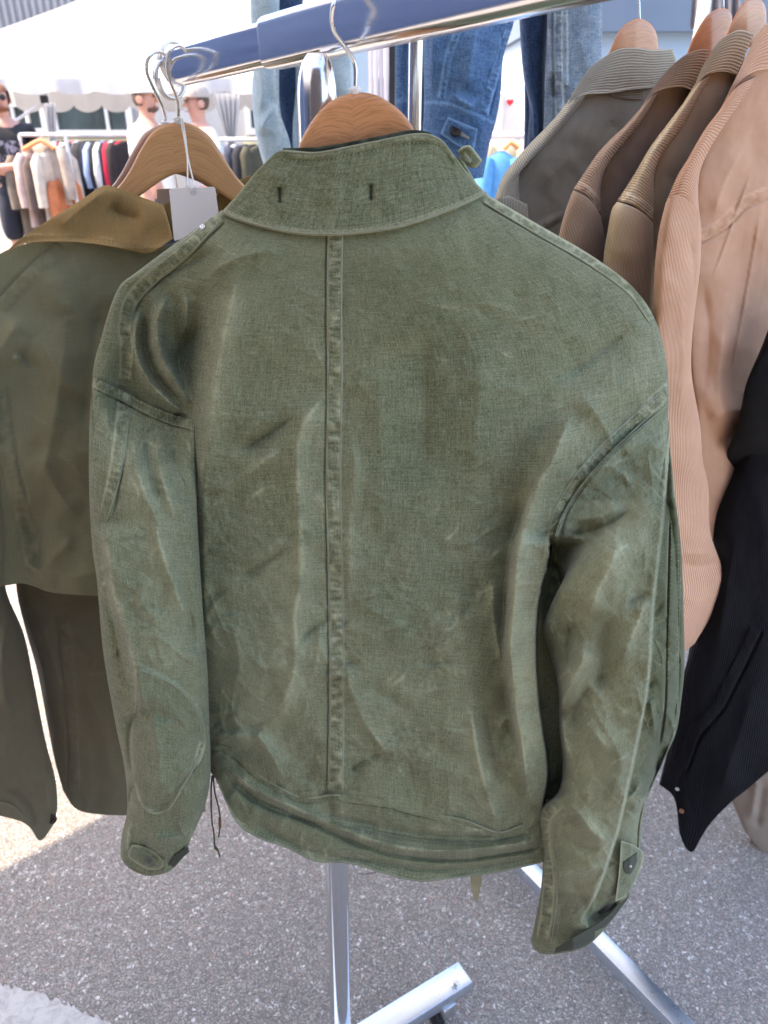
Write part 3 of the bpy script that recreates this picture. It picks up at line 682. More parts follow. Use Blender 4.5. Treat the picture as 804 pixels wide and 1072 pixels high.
# waistband
wb_T = [(214, 776), (244, 785), (264, 804), (291, 822), (318, 834), (348, 831), (381, 834), (399, 836), (449, 849), (488, 858), (523, 870), (548, 862), (572, 848), (598, 842)]
wb_B = [(219, 806), (226, 816), (250, 864), (270, 877), (300, 888), (330, 902), (364, 904), (399, 914), (439, 923), (479, 919), (518, 914), (563, 904), (596, 892)]
_wt = smooth(wb_T, 5); _wtY = body.query(_wt[:, 0], _wt[:, 1]) - .0012
def wext(px, py, S, T):
    own = yb_edge(px, py) + .006 - .064 * np.clip(1 - (2 * S - 1) ** 2, 0, 1) ** .30
    return (1 - sstep(0, .45, T)) * np.clip(np.interp(px, _wt[:, 0], _wtY) - own, -.03, .03)
WF = [
 ('s', wb_T[:], dict(a=1.6, side=-1, L=4, taper=.01, e=1.0, wear=.9, b=1.6, Lb=10)),
 ('r', [(x, y + 4.2) for x, y in wb_T], dict(a=-2.4, w=2.2, taper=.02)),
 ('r', [(236, 806), (262, 832), (300, 850), (340, 868), (364, 879), (395, 890), (424, 897), (479, 900), (530, 894), (574, 886)], dict(a=-4, wl=3.5, wr=3, taper=.06)),
 ('r', [(234, 800), (262, 824), (300, 842), (340, 860), (364, 871), (395, 881), (424, 888), (479, 891), (530, 885), (574, 878)], dict(a=3.4, wl=6, wr=4, taper=.1, wear=.5)),
 ('r', [(330, 850), (364, 858), (424, 870), (480, 876), (540, 872)], dict(a=-2.6, w=3, taper=.15)),
 ('r', [(440, 866), (480, 869), (530, 868)], dict(a=2.0, w=4, wear=.4)),
 ('r', [(228, 800), (250, 826), (275, 843), (318, 858), (364, 864), (420, 876), (480, 882), (530, 880), (570, 868)], dict(a=-2.4, wl=2.5, wr=3, taper=.08)), ('r', [(262, 858), (300, 880), (340, 893), (399, 904), (450, 911), (520, 905), (570, 894)], dict(a=-2.2, wl=2.5, wr=3, taper=.1)),
 ('r', [(346, 834), (347, 850), (344, 872)], dict(a=-2.2, w=4)),
 ('r', [(356, 834), (358, 850), (360, 872)], dict(a=1.8, w=4, wear=.5)),
 ('r', [(240, 840), (252, 820), (262, 812)], dict(a=1.8, w=4, wear=.35)),
 ('r', [(258, 862), (270, 842), (284, 832)], dict(a=1.8, w=4, wear=.35)),
 ('r', [(290, 872), (300, 856), (304, 842)], dict(a=1.6, w=4, wear=.35)),
 ('r', [(320, 880), (318, 862), (316, 846)], dict(a=1.4, w=4, wear=.25)),
 ('r', [(395, 896), (398, 874), (396, 856)], dict(a=1.4, w=4, wear=.25)),
 ('r', [(470, 858), (500, 868), (520, 884)], dict(a=2.2, w=6, wear=.3)),
 ('r', [(x, y - 5) for x, y in wb_B], dict(a=-1.0, w=1.6, taper=.03)),
 ('r', [(x, y - 1.5) for x, y in wb_B], dict(a=.8, w=2, taper=.03, wear=.6)),
]
WF += creases(30, 240, 560, 815, 905, 21, (80, 100, 20), amp=1.1, spread=14)
waist = cloth('waistband', M_green, jk, wb_T, wb_B, [(214, 776), (214, 790), (219, 806)], [(598, 842), (598, 870), (596, 892)], 330, 76, lambda x, y: yb_edge(x, y) + .006, df=.064, db=.09, exp=.30,
              extra=wext, folds=WF, crumple=[(40, 22, 1.6, 'n'), (18, 14, .9, 'n'), (8, 9, .35, 'n'), (24, 20, .5, 'c')], cosmix=.5, uv=(.56, .10), seed=5)
# collar: a standing band, open at the top round the hanger
col_T = [(288, 160), (296, 157), (330, 159), (364, 153), (399, 146), (434, 139.5), (448, 140), (462, 146), (476, 163)]
col_B = [(231, 223), (258, 234), (298, 243.5), (332, 247), (367, 246), (417, 239), (455, 227), (483, 216), (510, 203)]
CF = [('r', [(x, y + 10) for x, y in col_T[1:]], dict(a=-1.1, w=1.6, taper=.02, wear=-.5, ww=1.4)), ('r', [(x, y + 4) for x, y in col_T[1:]], dict(a=.9, w=3.5, taper=.02, wear=.25, ww=4)),
      ('s', [(x, y - 3) for x, y in col_B], dict(a=1.6, side=-1, L=6, taper=.01, e=1.0, wear=.8)),
      ('r', [(293, 195), (293.5, 214)], dict(a=-2.2, w=1.6, wear=-1.0, ww=1.4, taper=.1)), ('r', [(388, 192), (388.5, 210)], dict(a=-2.2, w=1.6, wear=-1.0, ww=1.4, taper=.1)),
      ('r', [(300, 172), (296, 200), (300, 230)], dict(a=1.8, w=9)), ('r', [(352, 168), (348, 200), (352, 235)], dict(a=1.6, w=12)), ('r', [(420, 160), (440, 195), (452, 222)], dict(a=1.8, w=14)),
      ('r', [(262, 195), (280, 185), (290, 172)], dict(a=1.5, w=8, wear=.2)), ('r', [(330, 172), (332, 200)], dict(a=-1.4, w=8)), ('r', [(455, 160), (470, 180), (482, 205)], dict(a=-2, w=9))]
_cb = smooth(col_B, 6); _cbY = body.query(_cb[:, 0], _cb[:, 1] + 4) - .0032
def ycol(px, py): return np.interp(px, _cb[:, 0], _cbY) + np.clip(np.interp(px, _cb[:, 0], _cb[:, 1]) - py, 0, 200) * .00016 + .012 * ((px - 365) / 140) ** 2 * np.clip((np.interp(px, _cb[:, 0], _cb[:, 1]) - py) / 40, 0, 1)
collar = cloth('collar', M_green_c, jk, col_T, col_B, [(288, 160), (267, 181), (250, 202), (231, 223)], [(476, 163), (487, 178), (498, 191), (510, 203)], 260, 100, ycol, folds=CF,
               crumple=[(30, 26, .8, 'n'), (12, 12, .35, 'n'), (5, 5, .15, 'n'), (22, 24, .3, 'c')], sheet=.005, cosmix=0, uv=(.24, .085), seed=9, wear_edges=.7)
# far half of the collar, seen as the soft lip behind the near edge
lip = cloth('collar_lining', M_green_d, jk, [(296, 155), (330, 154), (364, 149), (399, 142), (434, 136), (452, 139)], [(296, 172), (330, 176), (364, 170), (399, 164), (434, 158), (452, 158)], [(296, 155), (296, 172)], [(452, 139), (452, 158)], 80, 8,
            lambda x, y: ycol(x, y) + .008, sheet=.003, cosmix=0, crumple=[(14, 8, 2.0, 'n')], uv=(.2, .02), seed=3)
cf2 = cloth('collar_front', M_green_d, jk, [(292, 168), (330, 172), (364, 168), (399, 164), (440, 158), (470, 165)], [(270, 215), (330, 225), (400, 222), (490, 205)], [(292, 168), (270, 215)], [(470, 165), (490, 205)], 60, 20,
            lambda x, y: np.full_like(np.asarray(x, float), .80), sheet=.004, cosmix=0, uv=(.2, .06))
tab = cloth('collar_tab', M_green_c, jk, [(479, 158), (485, 153), (492, 152)], [(487, 174), (498, 176), (505, 168)], [(479, 158), (482, 168), (487, 174)], [(492, 152), (499, 160), (505, 168)], 30, 30,
            lambda x, y: np.full_like(np.asarray(x, float), .765), df=.006, db=.004, exp=.3, tround=.3, crumple=[(10, 8, .8, 'n')], uv=(.03, .03), wear_edges=.9, folds=[('r', [(486, 158), (494, 170)], dict(a=-1.2, w=2, wear=.6))])
tab2 = cloth('collar_tab', M_green_c, jk, [(478, 164), (486, 170)], [(488, 192), (499, 192)], [(478, 164), (482, 178), (488, 192)], [(486, 170), (492, 180), (499, 192)], 14, 24,
             lambda x, y: np.full_like(np.asarray(x, float), .757), df=.004, exp=.4, uv=(.02, .04), wear_edges=.5)
# ---- sleeves
def sleeve(name_seed, top, bot, left, right, Ye, depth, folds, ns, nt, seam_blend=.16, L=.62):
    def ye(px, py): return np.interp(py, Ye[0], Ye[1])
    def extra(px, py, S, T):
        # near the armhole the sleeve lies on the body's surface
        w = sstep(0, seam_blend, T); q = np.clip(1 - (2 * S - 1) ** 2, 0, 1) ** .5
        own = np.interp(py, Ye[0], Ye[1]) - depth(T) * q
        bs = bodyfield(px, py) - .0012
        return (1 - w) * (bs - own)
    return cloth('sleeve', M_green, jk, top, bot, left, right, ns, nt, ye, df=depth, db=lambda T: depth(T) * .9, folds=folds, crumple=CR_S, cosmix=.8, uv=(.20, L), seed=name_seed, extra=extra)
def bodyfield(px, py):
    key = (px.shape, float(px[0, 0]))
    out = np.array(yb_edge(px, py) - .055 * .8)
    m = py < 640
    q = body.query(px[m], py[m]); out[m] = q
    return out
CR_S = [(60, 90, 3.4, 'n'), (30, 44, 2.0, 'n'), (16, 20, .9, 'n'), (8, 9, .34, 'n'), (4.5, 4.5, .14, 'n'), (44, 52, 1.1, 'c'), (26, 30, .6, 'c'), (80, 26, 1.6, 'c', -.7), (90, 24, 1.3, 'c', 1.2), (70, 24, -1.3, 'c', .5)]
LS_T = [(96.5, 394), (115, 403), (132, 411), (156, 424), (184, 435), (203, 440)]
LS_L = [(96.5, 394), (94, 437), (93, 482), (94, 529), (97, 577), (101, 604), (108, 682), (120, 753), (131, 809), (133, 848), (127, 878), (126, 896)]
LS_R = [(203, 440), (205, 501), (207, 551), (212, 632), (217, 699), (219, 753), (220, 816), (214, 845), (200, 878), (197, 887)]
LS_B = [(126, 896), (130, 904), (142, 913), (157, 917), (177, 912), (190, 900), (197, 887)]
LSF = [
 ('w', [(150, 480), (165, 600), (180, 700), (165, 800)], dict(a=.22, w=26, taper=.05)), ('w', [(100, 420), (100, 560), (112, 680), (128, 780)], dict(a=-.10, w=16, taper=.05)),
 ('m', [(x, y + 4) for x, y in LS_T], dict(w=6, a=1.3, pk=.7, per=7, groove=1, g=2.0, wear=.6, taper=.01)),
 ('m', [(132, 400), (128, 440), (123, 480), (114, 525), (107, 552)], dict(w=6, a=1.0, pk=.9, per=6, groove=-1, g=2.2, wear=.7, t0=True, taper=0)),
 ('r', [(108, 545), (113, 575), (122, 629), (133, 664), (141, 696), (148, 730), (147, 752)], dict(a=9, wl=7, wr=30, wear=.8, ww=2.4, taper=.10)),
 ('r', [(100, 560), (110, 610), (120, 660), (132, 715)], dict(a=-4.5, w=9, taper=.2)),
 ('r', [(137, 455), (144, 492), (156, 529), (172, 561)], dict(a=4.6, wl=10, wr=12, wear=.55)),
 ('r', [(162, 455), (170, 500), (180, 532), (186, 548)], dict(a=3.6, w=9, wear=.4)),
 ('r', [(152, 455), (160, 500), (172, 535)], dict(a=-3.6, w=7)),
 ('r', [(160, 540), (172, 585), (184, 618), (196, 650)], dict(a=5, wl=14, wr=10, wear=.6)),
 ('r', [(196, 590), (198, 640), (206, 690)], dict(a=-4, w=10)),
 ('r', [(156, 602), (148, 622), (140, 640)], dict(a=2.2, w=5, wear=.4)),
 ('r', [(178, 452), (190, 500), (200, 540)], dict(a=-3, w=9)),
 ('r', [(140, 460), (128, 500), (118, 540)], dict(a=-2, w=5)),
 ('r', [(147, 742), (137, 760), (135, 781), (139, 812)], dict(a=-3, w=4, taper=.15)),
 ('r', [(158, 740), (164, 780), (166, 800), (164, 830), (161, 850)], dict(a=5.5, wl=12, wr=22, wear=.75, ww=4.0)),
 ('s', [(138, 690), (156, 700), (177, 711), (198, 727), (211, 748), (216, 775)], dict(a=1.6, side=1, L=14, wear=.45, b=1.2, Lb=8)),
 ('r', [(140, 822), (136, 832), (135, 842)], dict(a=-3.5, w=3)),
 ('r', [(150, 868), (168, 878), (196, 872), (208, 860)], dict(a=2.4, w=6, wear=.3)),
 ('r', [(146, 880), (158, 892), (170, 900)], dict(a=-3.5, w=3.5)),
 ('r', [(138, 858), (134, 880), (136, 898)], dict(a=2.5, w=4, wear=.4)),
 ('r', [(133, 900), (150, 910), (172, 908), (188, 896)], dict(a=-1.2, w=1.6, taper=.05)),
]
LSF += creases(34, 100, 208, 450, 880, 12, (-55, 60, 75), amp=1.3)
lsl = sleeve(11, LS_T, LS_B, LS_L, LS_R, ([380, 440, 520, 640, 800, 920], [.708, .700, .680, .660, .645, .640]), lambda T: np.interp(T, [0, .2, .5, .8, 1], [.03, .048, .052, .048, .036]), LSF, 130, 380)
RS_T = [(576, 586), (581, 560), (588, 540), (606, 510), (634, 478), (666, 447), (699, 415)]
RS_L = [(576, 586), (587, 604), (586, 627), (568, 655), (576, 684), (584, 721), (585.5, 764), (589, 797), (585, 828), (566, 847), (564, 862), (568, 894), (565.5, 936), (558, 974), (556, 984), (559, 994)]
RS_R = [(699, 415), (701, 460), (706, 514), (713, 571), (716, 653), (716.5, 700), (713.5, 731), (708, 766), (696, 794), (677, 838), (672, 860), (670, 886), (664, 912), (659, 936)]
RS_B = [(559, 994), (566, 998), (579, 999), (613, 991), (638, 967), (650, 950), (659, 936)]
RSF = [
 # lap: the near, rubbed layer ends in an edge; the outer layer lies further back
 ('s', [(702, 440), (699, 492), (694, 544), (685, 625), (678, 720), (669, 769), (658, 821), (644, 880), (622, 940), (606, 966)], dict(a=20, side=1, L=60, b=24, Lb=60, e=1.8, wear=.5, taper=.06, reach=200)),

 ('w', [(640, 520), (640, 600), (620, 720), (620, 820), (600, 940)], dict(a=.30, w=48, taper=.02, reach=200)), ('w', [(712, 520), (708, 640), (700, 760), (680, 840)], dict(a=-.75, w=20, taper=.02)),  # outer layer darkened: unfaded cloth with its turned-away shade painted in
 ('m', [(708, 540), (707, 600), (705, 660), (704, 712), (703, 745), (697, 785)], dict(w=6, a=1.2, pk=.9, per=6, groove=1, g=3.0, wear=.35, taper=.08)),
 ('r', [(681, 655), (690, 652), (698, 648)], dict(a=-1.6, w=1.5, wear=.8, ww=1.2, taper=.05)),
 ('r', [(700, 745), (706, 770), (700, 790)], dict(a=4, w=5, wear=.2)),
 ('r', [(680, 730), (684, 755), (684, 772)], dict(a=3, w=5, wear=.4)),
 ('r', [(700, 778), (690, 790), (688, 812)], dict(a=-5, w=5)),
 ('r', [(660, 850), (672, 838), (684, 826)], dict(a=3.5, w=5, wear=.3)),
 ('r', [(592, 561), (620, 556), (645, 545), (664, 532)], dict(a=-5, wl=6, wr=12)),
 ('r', [(600, 545), (630, 540), (655, 528)], dict(a=3, w=9, wear=.2)),
 ('r', [(653, 562), (638, 592), (622, 625), (614, 648)], dict(a=6.5, wl=20, wr=10, wear=.65, ww=3.0)),
 ('r', [(678, 622), (668, 650), (656, 678), (648, 696)], dict(a=4.6, wl=14, wr=8, wear=.6)),
 ('r', [(640, 640), (632, 690), (626, 730)], dict(a=-6, w=14)),
 ('r', [(612, 668), (611, 686), (602, 706), (592, 728), (586, 748)], dict(a=9, wl=12, wr=12, wear=.85, ww=2.4)),
 ('r', [(600, 650), (594, 680), (590, 705)], dict(a=-6, w=8)),
 ('r', [(620, 716), (606, 740), (600, 770)], dict(a=-4.5, w=9)),
 ('r', [(588, 745), (592, 780), (600, 798)], dict(a=4.5, w=7, wear=.7)),
 ('r', [(640, 710), (634, 724), (646, 700)], dict(a=-1.5, w=4)),
 ('r', [(606, 748), (626, 772), (640, 790)], dict(a=3.4, w=10, wear=.25)),
 ('r', [(590, 838), (604, 850), (622, 872), (640, 884)], dict(a=3.4, w=7, wear=.35)),
 ('r', [(580, 868), (606, 886), (632, 890)], dict(a=-2.8, w=8)),
 ('r', [(580, 914), (606, 912), (630, 906)], dict(a=3, w=5, wear=.4)),
 ('r', [(596, 920), (612, 946), (612, 968)], dict(a=-2.6, w=8)),
 ('r', [(620, 740), (650, 800), (630, 850)], dict(a=2.6, w=16)),
 ('s', [(601, 848), (574, 862), (575, 884), (581, 920), (584, 950), (579, 994)], dict(a=-3.5, side=-1, L=16, e=1.6, wear=.4, taper=.05)),
 ('m', [(588, 838), (571, 855), (570, 880), (574, 915), (573, 950), (568, 985)], dict(w=6, a=1.2, pk=1.3, per=5, groove=1, g=2.6, wear=.9, taper=.06)),
 ('r', [(610, 966), (632, 958), (650, 938)], dict(a=-7, w=6)),
]
RSF += creases(46, 575, 705, 470, 970, 17, (-60, -40, 55), amp=1.5)
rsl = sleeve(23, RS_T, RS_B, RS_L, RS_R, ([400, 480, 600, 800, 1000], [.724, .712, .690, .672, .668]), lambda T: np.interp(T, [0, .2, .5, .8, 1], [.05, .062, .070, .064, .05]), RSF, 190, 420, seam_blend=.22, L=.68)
# ---- parts sewn to the sleeves
ep = cloth('elbow_patch', M_green, lsl.o, [(142, 706), (147, 700), (158, 703), (178, 713), (197, 728), (209, 746)], [(140, 818), (146, 840), (158, 852), (174, 850), (192, 826), (203, 808)],
           [(142, 706), (141, 740), (137, 770), (140, 818)], [(209, 746), (215, 768), (213, 790), (203, 808)], 70, 90, None, host=lsl, lift=1.5, sheet=.0012, cosmix=0, uv=(.09, .14), seed=31, wear_edges=.3,
           crumple=[(20, 24, .5, 'n'), (8, 9, .3, 'n')], folds=[('m', [(213, 775), (203, 806), (191, 826), (175, 849), (158, 851), (145, 839), (138, 818)], dict(w=2.4, a=1.0, pk=1.4, per=4, wear=1.0, taper=.05))])
tb = cloth('cuff_tab', M_green, lsl.o, [(138, 884), (150, 886), (162, 892), (171, 901)], [(134, 897), (146, 906), (158, 911), (168, 910)], [(138, 884), (135, 890), (134, 897)], [(171, 901), (171, 906), (168, 910)], 40, 30, None, host=lsl, lift=2.5, sheet=.002, cosmix=0, uv=(.03, .03), wear_edges=.6, crumple=[(8, 8, .3, 'n')])
def button(px, py, host, r, mat, parent, lift=3.0, name='button'):
    y = float(host.query(np.array([px]), np.array([py]))[0]) - lift / 1000
    p = PV(px, py, y); axd = Vector((0, -.9, .35)).normalized()
    b = MB().lathe(p, axd, [(r * .55, -.001), (r, 0), (r, .0012), (r * .86, .0018), (r * .74, .0009), (r * .2, .0007)], 28).build(name, mat, parent, smooth=True, angle=50)
    q = MB()
    u = axd.orthogonal().normalized(); v = axd.cross(u)
    for (i, j) in ((1, 1), (1, -1), (-1, 1), (-1, -1)): q.lathe(p + axd * .0009 + u * (r * .2 * i) + v * (r * .2 * j), axd, [(r * .1, -.0002), (r * .1, .0003)], 10)
    q.build('button_hole', M_dark, b)
    return b
button(156, 901, tb, .0062, M_button, lsl.o, 0.8)
st = cloth('cuff_strap', M_green_d, lsl.o, [(176, 905), (184, 894), (197, 886)], [(182, 908), (190, 899), (198, 892)], [(176, 905), (182, 908)], [(197, 886), (198, 892)], 24, 10, lambda x, y: np.full_like(np.asarray(x, float), .606), df=.004, exp=.4, uv=(.03, .01))
# right cuff: dark sheets stand in for the shaded opening and slit, snap, folded facing along the hem
M_snap = chrome('snap_metal', (.8, .8, .8), .25)
fl = cloth('cuff_flap', M_green, rsl.o, [(650, 880), (662, 884), (672, 890)], [(644, 944), (652, 940), (661, 930)], [(650, 880), (648, 910), (644, 944)], [(672, 890), (674, 897), (669, 914), (661, 930)], 40, 50, lambda x, y: np.interp(x, [640, 660, 676], [.625, .640, .668]), sheet=.0025, cosmix=0, wear_edges=.7, crumple=[(14, 16, .8, 'n')])
op = cloth('cuff_opening_shade', M_green_d, rsl.o, [(653, 903), (660, 898), (667, 892)], [(655, 914), (660, 915), (664, 909)], [(653, 903), (653, 909), (655, 914)], [(667, 892), (667, 901), (664, 909)], 30, 30, None, host=fl, lift=1.6, sheet=.001, cosmix=0)
_p = PV(660, 907, float(op.query(np.array([660.]), np.array([907.]))[0]) - .001); MB().lathe(_p, (0, -1, .3), [(.0017, -.001), (.0017, .0004), (.0008, .001)], 16).build('snap', M_snap, op.o, smooth=True)
fc = cloth('cuff_facing', M_green_d, rsl.o, [(582, 992), (606, 978), (632, 962), (648, 946), (658, 938)], [(580, 998), (613, 990), (637, 967), (650, 951), (660, 937)], [(582, 992), (580, 998)], [(658, 938), (660, 937)], 60, 10, lambda x, y: np.interp(x, [575, 600, 660], [.6175, .604, .640]), sheet=.002, cosmix=0, uv=(.09, .02), wear_edges=.4)
sl = cloth('cuff_slit_shade', M_dark, rsl.o, [(626, 955), (636, 948), (646, 944)], [(628, 958), (638, 953), (645, 947)], [(626, 955), (628, 958)], [(646, 944), (645, 947)], 14, 6, None, host=rsl, lift=2, sheet=.001, cosmix=0)  # dark sheet on the sleeve stands in for the slit's shade
# ---- thread
SB = []
def off(pts, dx=0, dy=0): return [(x + dx, y + dy) for x, y in pts]
cs = [(351, 246), (350, 320), (350.5, 400), (349, 500), (351, 600), (352.5, 700), (352, 770), (351, 826)]
SB += [off(cs, -5), off(cs, 4.5), [(349, 258), (354, 262), (349, 266), (354, 270)]]
SB += [[(228, 232), (191, 267), (154, 299), (140, 318), (135, 342)], [(222, 227), (186, 261), (149, 293), (133, 314)]]
SB += [[(504, 213), (560, 244), (620, 279), (660, 309), (680, 338)]]
SB += [off([(697, 405), (662, 437), (629, 468), (600, 503), (582, 533), (575, 560)], 2, 3), off([(697, 405), (662, 437), (629, 468), (600, 503), (582, 533), (575, 560)], 6, 9)]
stitches('stitching', M_thread, jk, body, SB)
stitches('stitching', M_thread, collar.o, collar, [off(col_T[1:-1], 0, 10), off(col_B[1:-1], 0, -6)])
stitches('stitching', M_thread, waist.o, waist, [off(wb_T[1:-2], 0, 5), off(wb_B[2:-1], 0, -5)])
stitches('stitching', M_thread, lsl.o, lsl, [off(LS_T, 0, 8), off(LS_T, 0, 1.5), [(128, 410), (124, 440), (119, 478), (110, 522)], [(134, 415), (131, 442), (126, 480), (116, 527)]])
stitches('stitching', M_thread, rsl.o, rsl, [[(703, 545), (702, 600), (700, 660), (699, 712)], [(710, 560), (710, 610), (709, 660), (708, 712)], [(568, 862), (567, 880), (570, 915), (569, 950)]])
# rolled seam edges, rubbed pale
M_edge = canvas('rubbed_seam_edge', (.175, .19, .12), (.41, .43, .32), 1.0, mottle=1.5)
welt('seam_edge', M_edge, collar.o, collar, off(col_B[:], 0, -2.2), .0010)
welt('collar_edge', M_edge, collar.o, collar, off(col_T[1:-1], 0, 1.2), .0008)
welt('seam_edge', M_edge, jk, body, off(cs, -7.0), .0012); welt('seam_edge', M_edge, jk, body, off(cs, 7.0), .0009)
welt('seam_edge', M_edge, jk, body, [(233, 229), (194, 270), (156, 302), (143, 319), (139, 344), (140, 375)], .0009)
welt('seam_edge', M_edge, jk, body, [(222, 228), (186, 259), (148, 291), (131, 312), (125, 338), (126, 372)], .0007)
welt('seam_edge', M_edge, jk, body, [(505, 211), (558, 243), (618, 278), (659, 309), (680, 338)], .0009)
welt('seam_edge', M_edge, jk, body, [(700, 404), (662, 436), (628, 468), (599, 502), (582, 531), (574, 560), (572, 584)], .0007)
welt('seam_edge', M_edge, waist.o, waist, off(wb_T[1:-2], 0, 1.2), .0013)
welt('hem_edge', M_edge, waist.o, waist, off(wb_B[1:-1], 0, -1.2), .0009)
welt('seam_edge', M_edge, lsl.o, lsl, off(LS_T, 0, 10), .0008); welt('seam_edge', M_edge, lsl.o, lsl, [(138, 424), (134, 445), (130, 480), (121, 516), (111, 548)], .0009)
welt('patch_edge', M_edge, lsl.o, ep, [(148, 702), (160, 706), (178, 715), (196, 730), (207, 747), (211, 768)], .0006); welt('patch_edge', M_edge, lsl.o, ep, [(210, 788), (201, 807), (190, 825), (174, 848), (158, 850), (147, 838)], .0013, seed=3)
welt('seam_edge', M_edge, rsl.o, rsl, [(698, 425), (666, 452), (634, 482), (607, 514), (590, 542), (583, 562)], .0008)
welt('seam_edge', M_edge, rsl.o, rsl, [(699.5, 545), (698, 600), (697, 655), (696, 712), (694, 745)], .0008); welt('seam_edge', M_edge, rsl.o, rsl, [(580, 858), (578, 880), (583, 915), (582, 950), (577, 988)], .0011, seed=7)
welt('seam_edge', M_edge, rsl.o, rsl, [(566, 850), (565, 862), (569, 894), (567, 936), (560, 974)], .0010, seed=9)
MB().lathe(PV(212, 238, float(body.query(np.array([212.]), np.array([238.]))[0]) - .001), (-.2, -.8, .5), [(.0026, -.001), (.0026, .0006), (.0018, .0012), (.0009, .0004)], 16).build('eyelet', M_bolt, jk, smooth=True)
pxtube('hanging_loop', plain('white_plastic_loop', (.62, .60, .66), .4), jk, [(366, 898, .70), (369, 909, .70), (376, 915, .70), (388, 915, .70), (402, 909, .70), (408, 902, .70)], .0012)
# drawstring
M_cord = plain('olive_cord', (.11, .105, .065), .85, var=.3, scale=400)
M_tip = plain('brown_leather_tip', (.16, .085, .04), .6)
ds = pxtube('drawstring', M_cord, jk, [(222, 812, .69), (221, 828, .69), (222, 860, .69), (224, 873, .69), (225, 886, .69), (228, 890, .69), (230, 897, .69)], .0011)
pxtube('drawstring', M_cord, jk, [(223, 812, .685), (225, 830, .685), (229, 846, .685), (230.5, 860, .685), (229, 876, .685)], .0010)
pxtube('cord_tip', M_tip, ds, [(230, 856, .684), (230.3, 866, .684)], .0019)
pxtube('cord_knot', M_cord, ds, [(225, 887, .689), (228, 890, .689)], .0019)
wt = cloth('waist_tab', plain('pale_cotton_tape', (.42, .40, .26), .9), jk, [(492, 905), (505, 905)], [(497, 944), (500, 943)], [(492, 905), (493, 928), (497, 944)], [(505, 905), (504, 925), (500, 943)], 10, 20, lambda x, y: np.full_like(np.asarray(x, float), .70), sheet=.002, cosmix=0)

# ---- hangers
M_wood = wood('beech_hanger', (.60, .29, .13), (.36, .15, .06), chev=.75); M_wood_l = wood('pale_hanger', (.62, .33, .14), (.40, .19, .075), chev=.5); M_wood_e = wood('pink_edge_hanger', (.52, .33, .25), (.40, .24, .17), chev=.2)
M_wire = chrome('hook_wire', (.75, .76, .78), .2)
def hanger(name, label, loc, mat, top, bot, Yf, thick, hook, group=None, ns=70, nt=26, cap_=None, facet=0, hook_r=.00175, edge_mat=None):
    h = thing(name, label, 'hanger', loc, group)
    top, bot = list(top), list(bot)
    def ex(px, py, S, T):
        e = np.minimum(T, 1 - T) * 24; b = .003 * np.exp(-e) 
        return b + facet * np.abs(S - .5)
    cloth('hanger_body', mat, h, top, bot, [top[0], bot[0]], [top[-1], bot[-1]], ns, nt, Yf, sheet=thick, cosmix=0, extra=ex, uv=(1, 1))
    if hook: pxtube('hook', M_wire, h, hook, hook_r)
    if cap_: MB().lathe(PV(*cap_), (0, 0, 1), [(.004, -.003), (.005, -.001), (.005, .001), (.003, .003)], 18).build('hook_collar', plain('white_plastic', (.75, .75, .75), .4), h, smooth=True)
    return h
hanger('wooden_hanger', 'wooden hanger inside the green jacket, with chevron grain', (-.03, .75, 1.45), M_wood,
       [(300, 190), (312, 155), (319, 139), (333, 118), (350, 103.5), (371.5, 97), (392, 99), (413, 111), (427, 125), (434, 138), (440, 176)],
       [(300, 192), (320, 200), (350, 190), (371, 186), (395, 190), (420, 196), (440, 178)], lambda x, y: .720 + .00 * x, .012,
       [(372, 95, .726), (371, 66, .726), (361, 49, .724), (351, 35, .720), (347.5, 21, .718), (349, 6, .715), (356, -8, .722), (364, -14, .74), (371, -8, .765), (372, 4, .775)], cap_=(372, 94.5, .726))
# ================================================================== OLIVE JACKET, LEFT
M_olive = canvas('dark_olive_cotton', (.165, .16, .09), (.30, .29, .185), .8, mottle=.5, bstr=.18)
M_brown = canvas('dark_brown_cotton', (.118, .106, .066), (.225, .20, .135), .7, mottle=.45, bstr=.18)
M_tancord = corduroy('tan_corduroy', (.20, .125, .045), (.36, .24, .10), .0021, 'u', 1.0, .25, bstr=.5)
M_othread = plain('tan_thread', (.22, .17, .09), .8, var=.2)
pl_ol = vplane(-.235, .93, R(20))
oj = thing('olive_jacket', 'dark olive cotton jacket with tan corduroy collar on pale hanger', 'jacket', (-.35, .9, .9))
def olv(px, py): return pl_ol(px, py) + .035
OF = [('m', [(64, 258), (30, 290), (0, 322)], dict(w=7, a=1, pk=.6, groove=1, g=1.6, wear=.35, taper=.02)),
      ('m', [(-2, 405), (6, 463), (18, 517), (30, 560), (34, 600)], dict(w=7, a=1, pk=.6, groove=-1, g=1.8, wear=.3, taper=.02)),
      ('r', [(20, 330), (10, 350), (-10, 380)], dict(a=4, w=14)), ('r', [(70, 330), (60, 420), (40, 520)], dict(a=5, w=26)), ('r', [(110, 300), (96, 380), (84, 470)], dict(a=-4, w=22)),
      ('r', [(40, 470), (62, 520), (84, 545)], dict(a=5, w=16, wear=.15)), ('r', [(20, 520), (36, 570), (40, 606)], dict(a=-5, w=12)), ('r', [(80, 560), (50, 590), (30, 606)], dict(a=4, w=12)),
      ('r', [(40, 350), (70, 400), (100, 420)], dict(a=2.5, w=10)), ('r', [(60, 610), (100, 600), (140, 600)], dict(a=3, w=14))]
OCR = [(80, 110, 4.5, 'n'), (38, 50, 2.2, 'n'), (18, 22, .7, 'n'), (50, 60, .7, 'c')]
OF += creases(26, 0, 110, 300, 600, 31, (-50, 60, 10), amp=1.6, wear=.25)
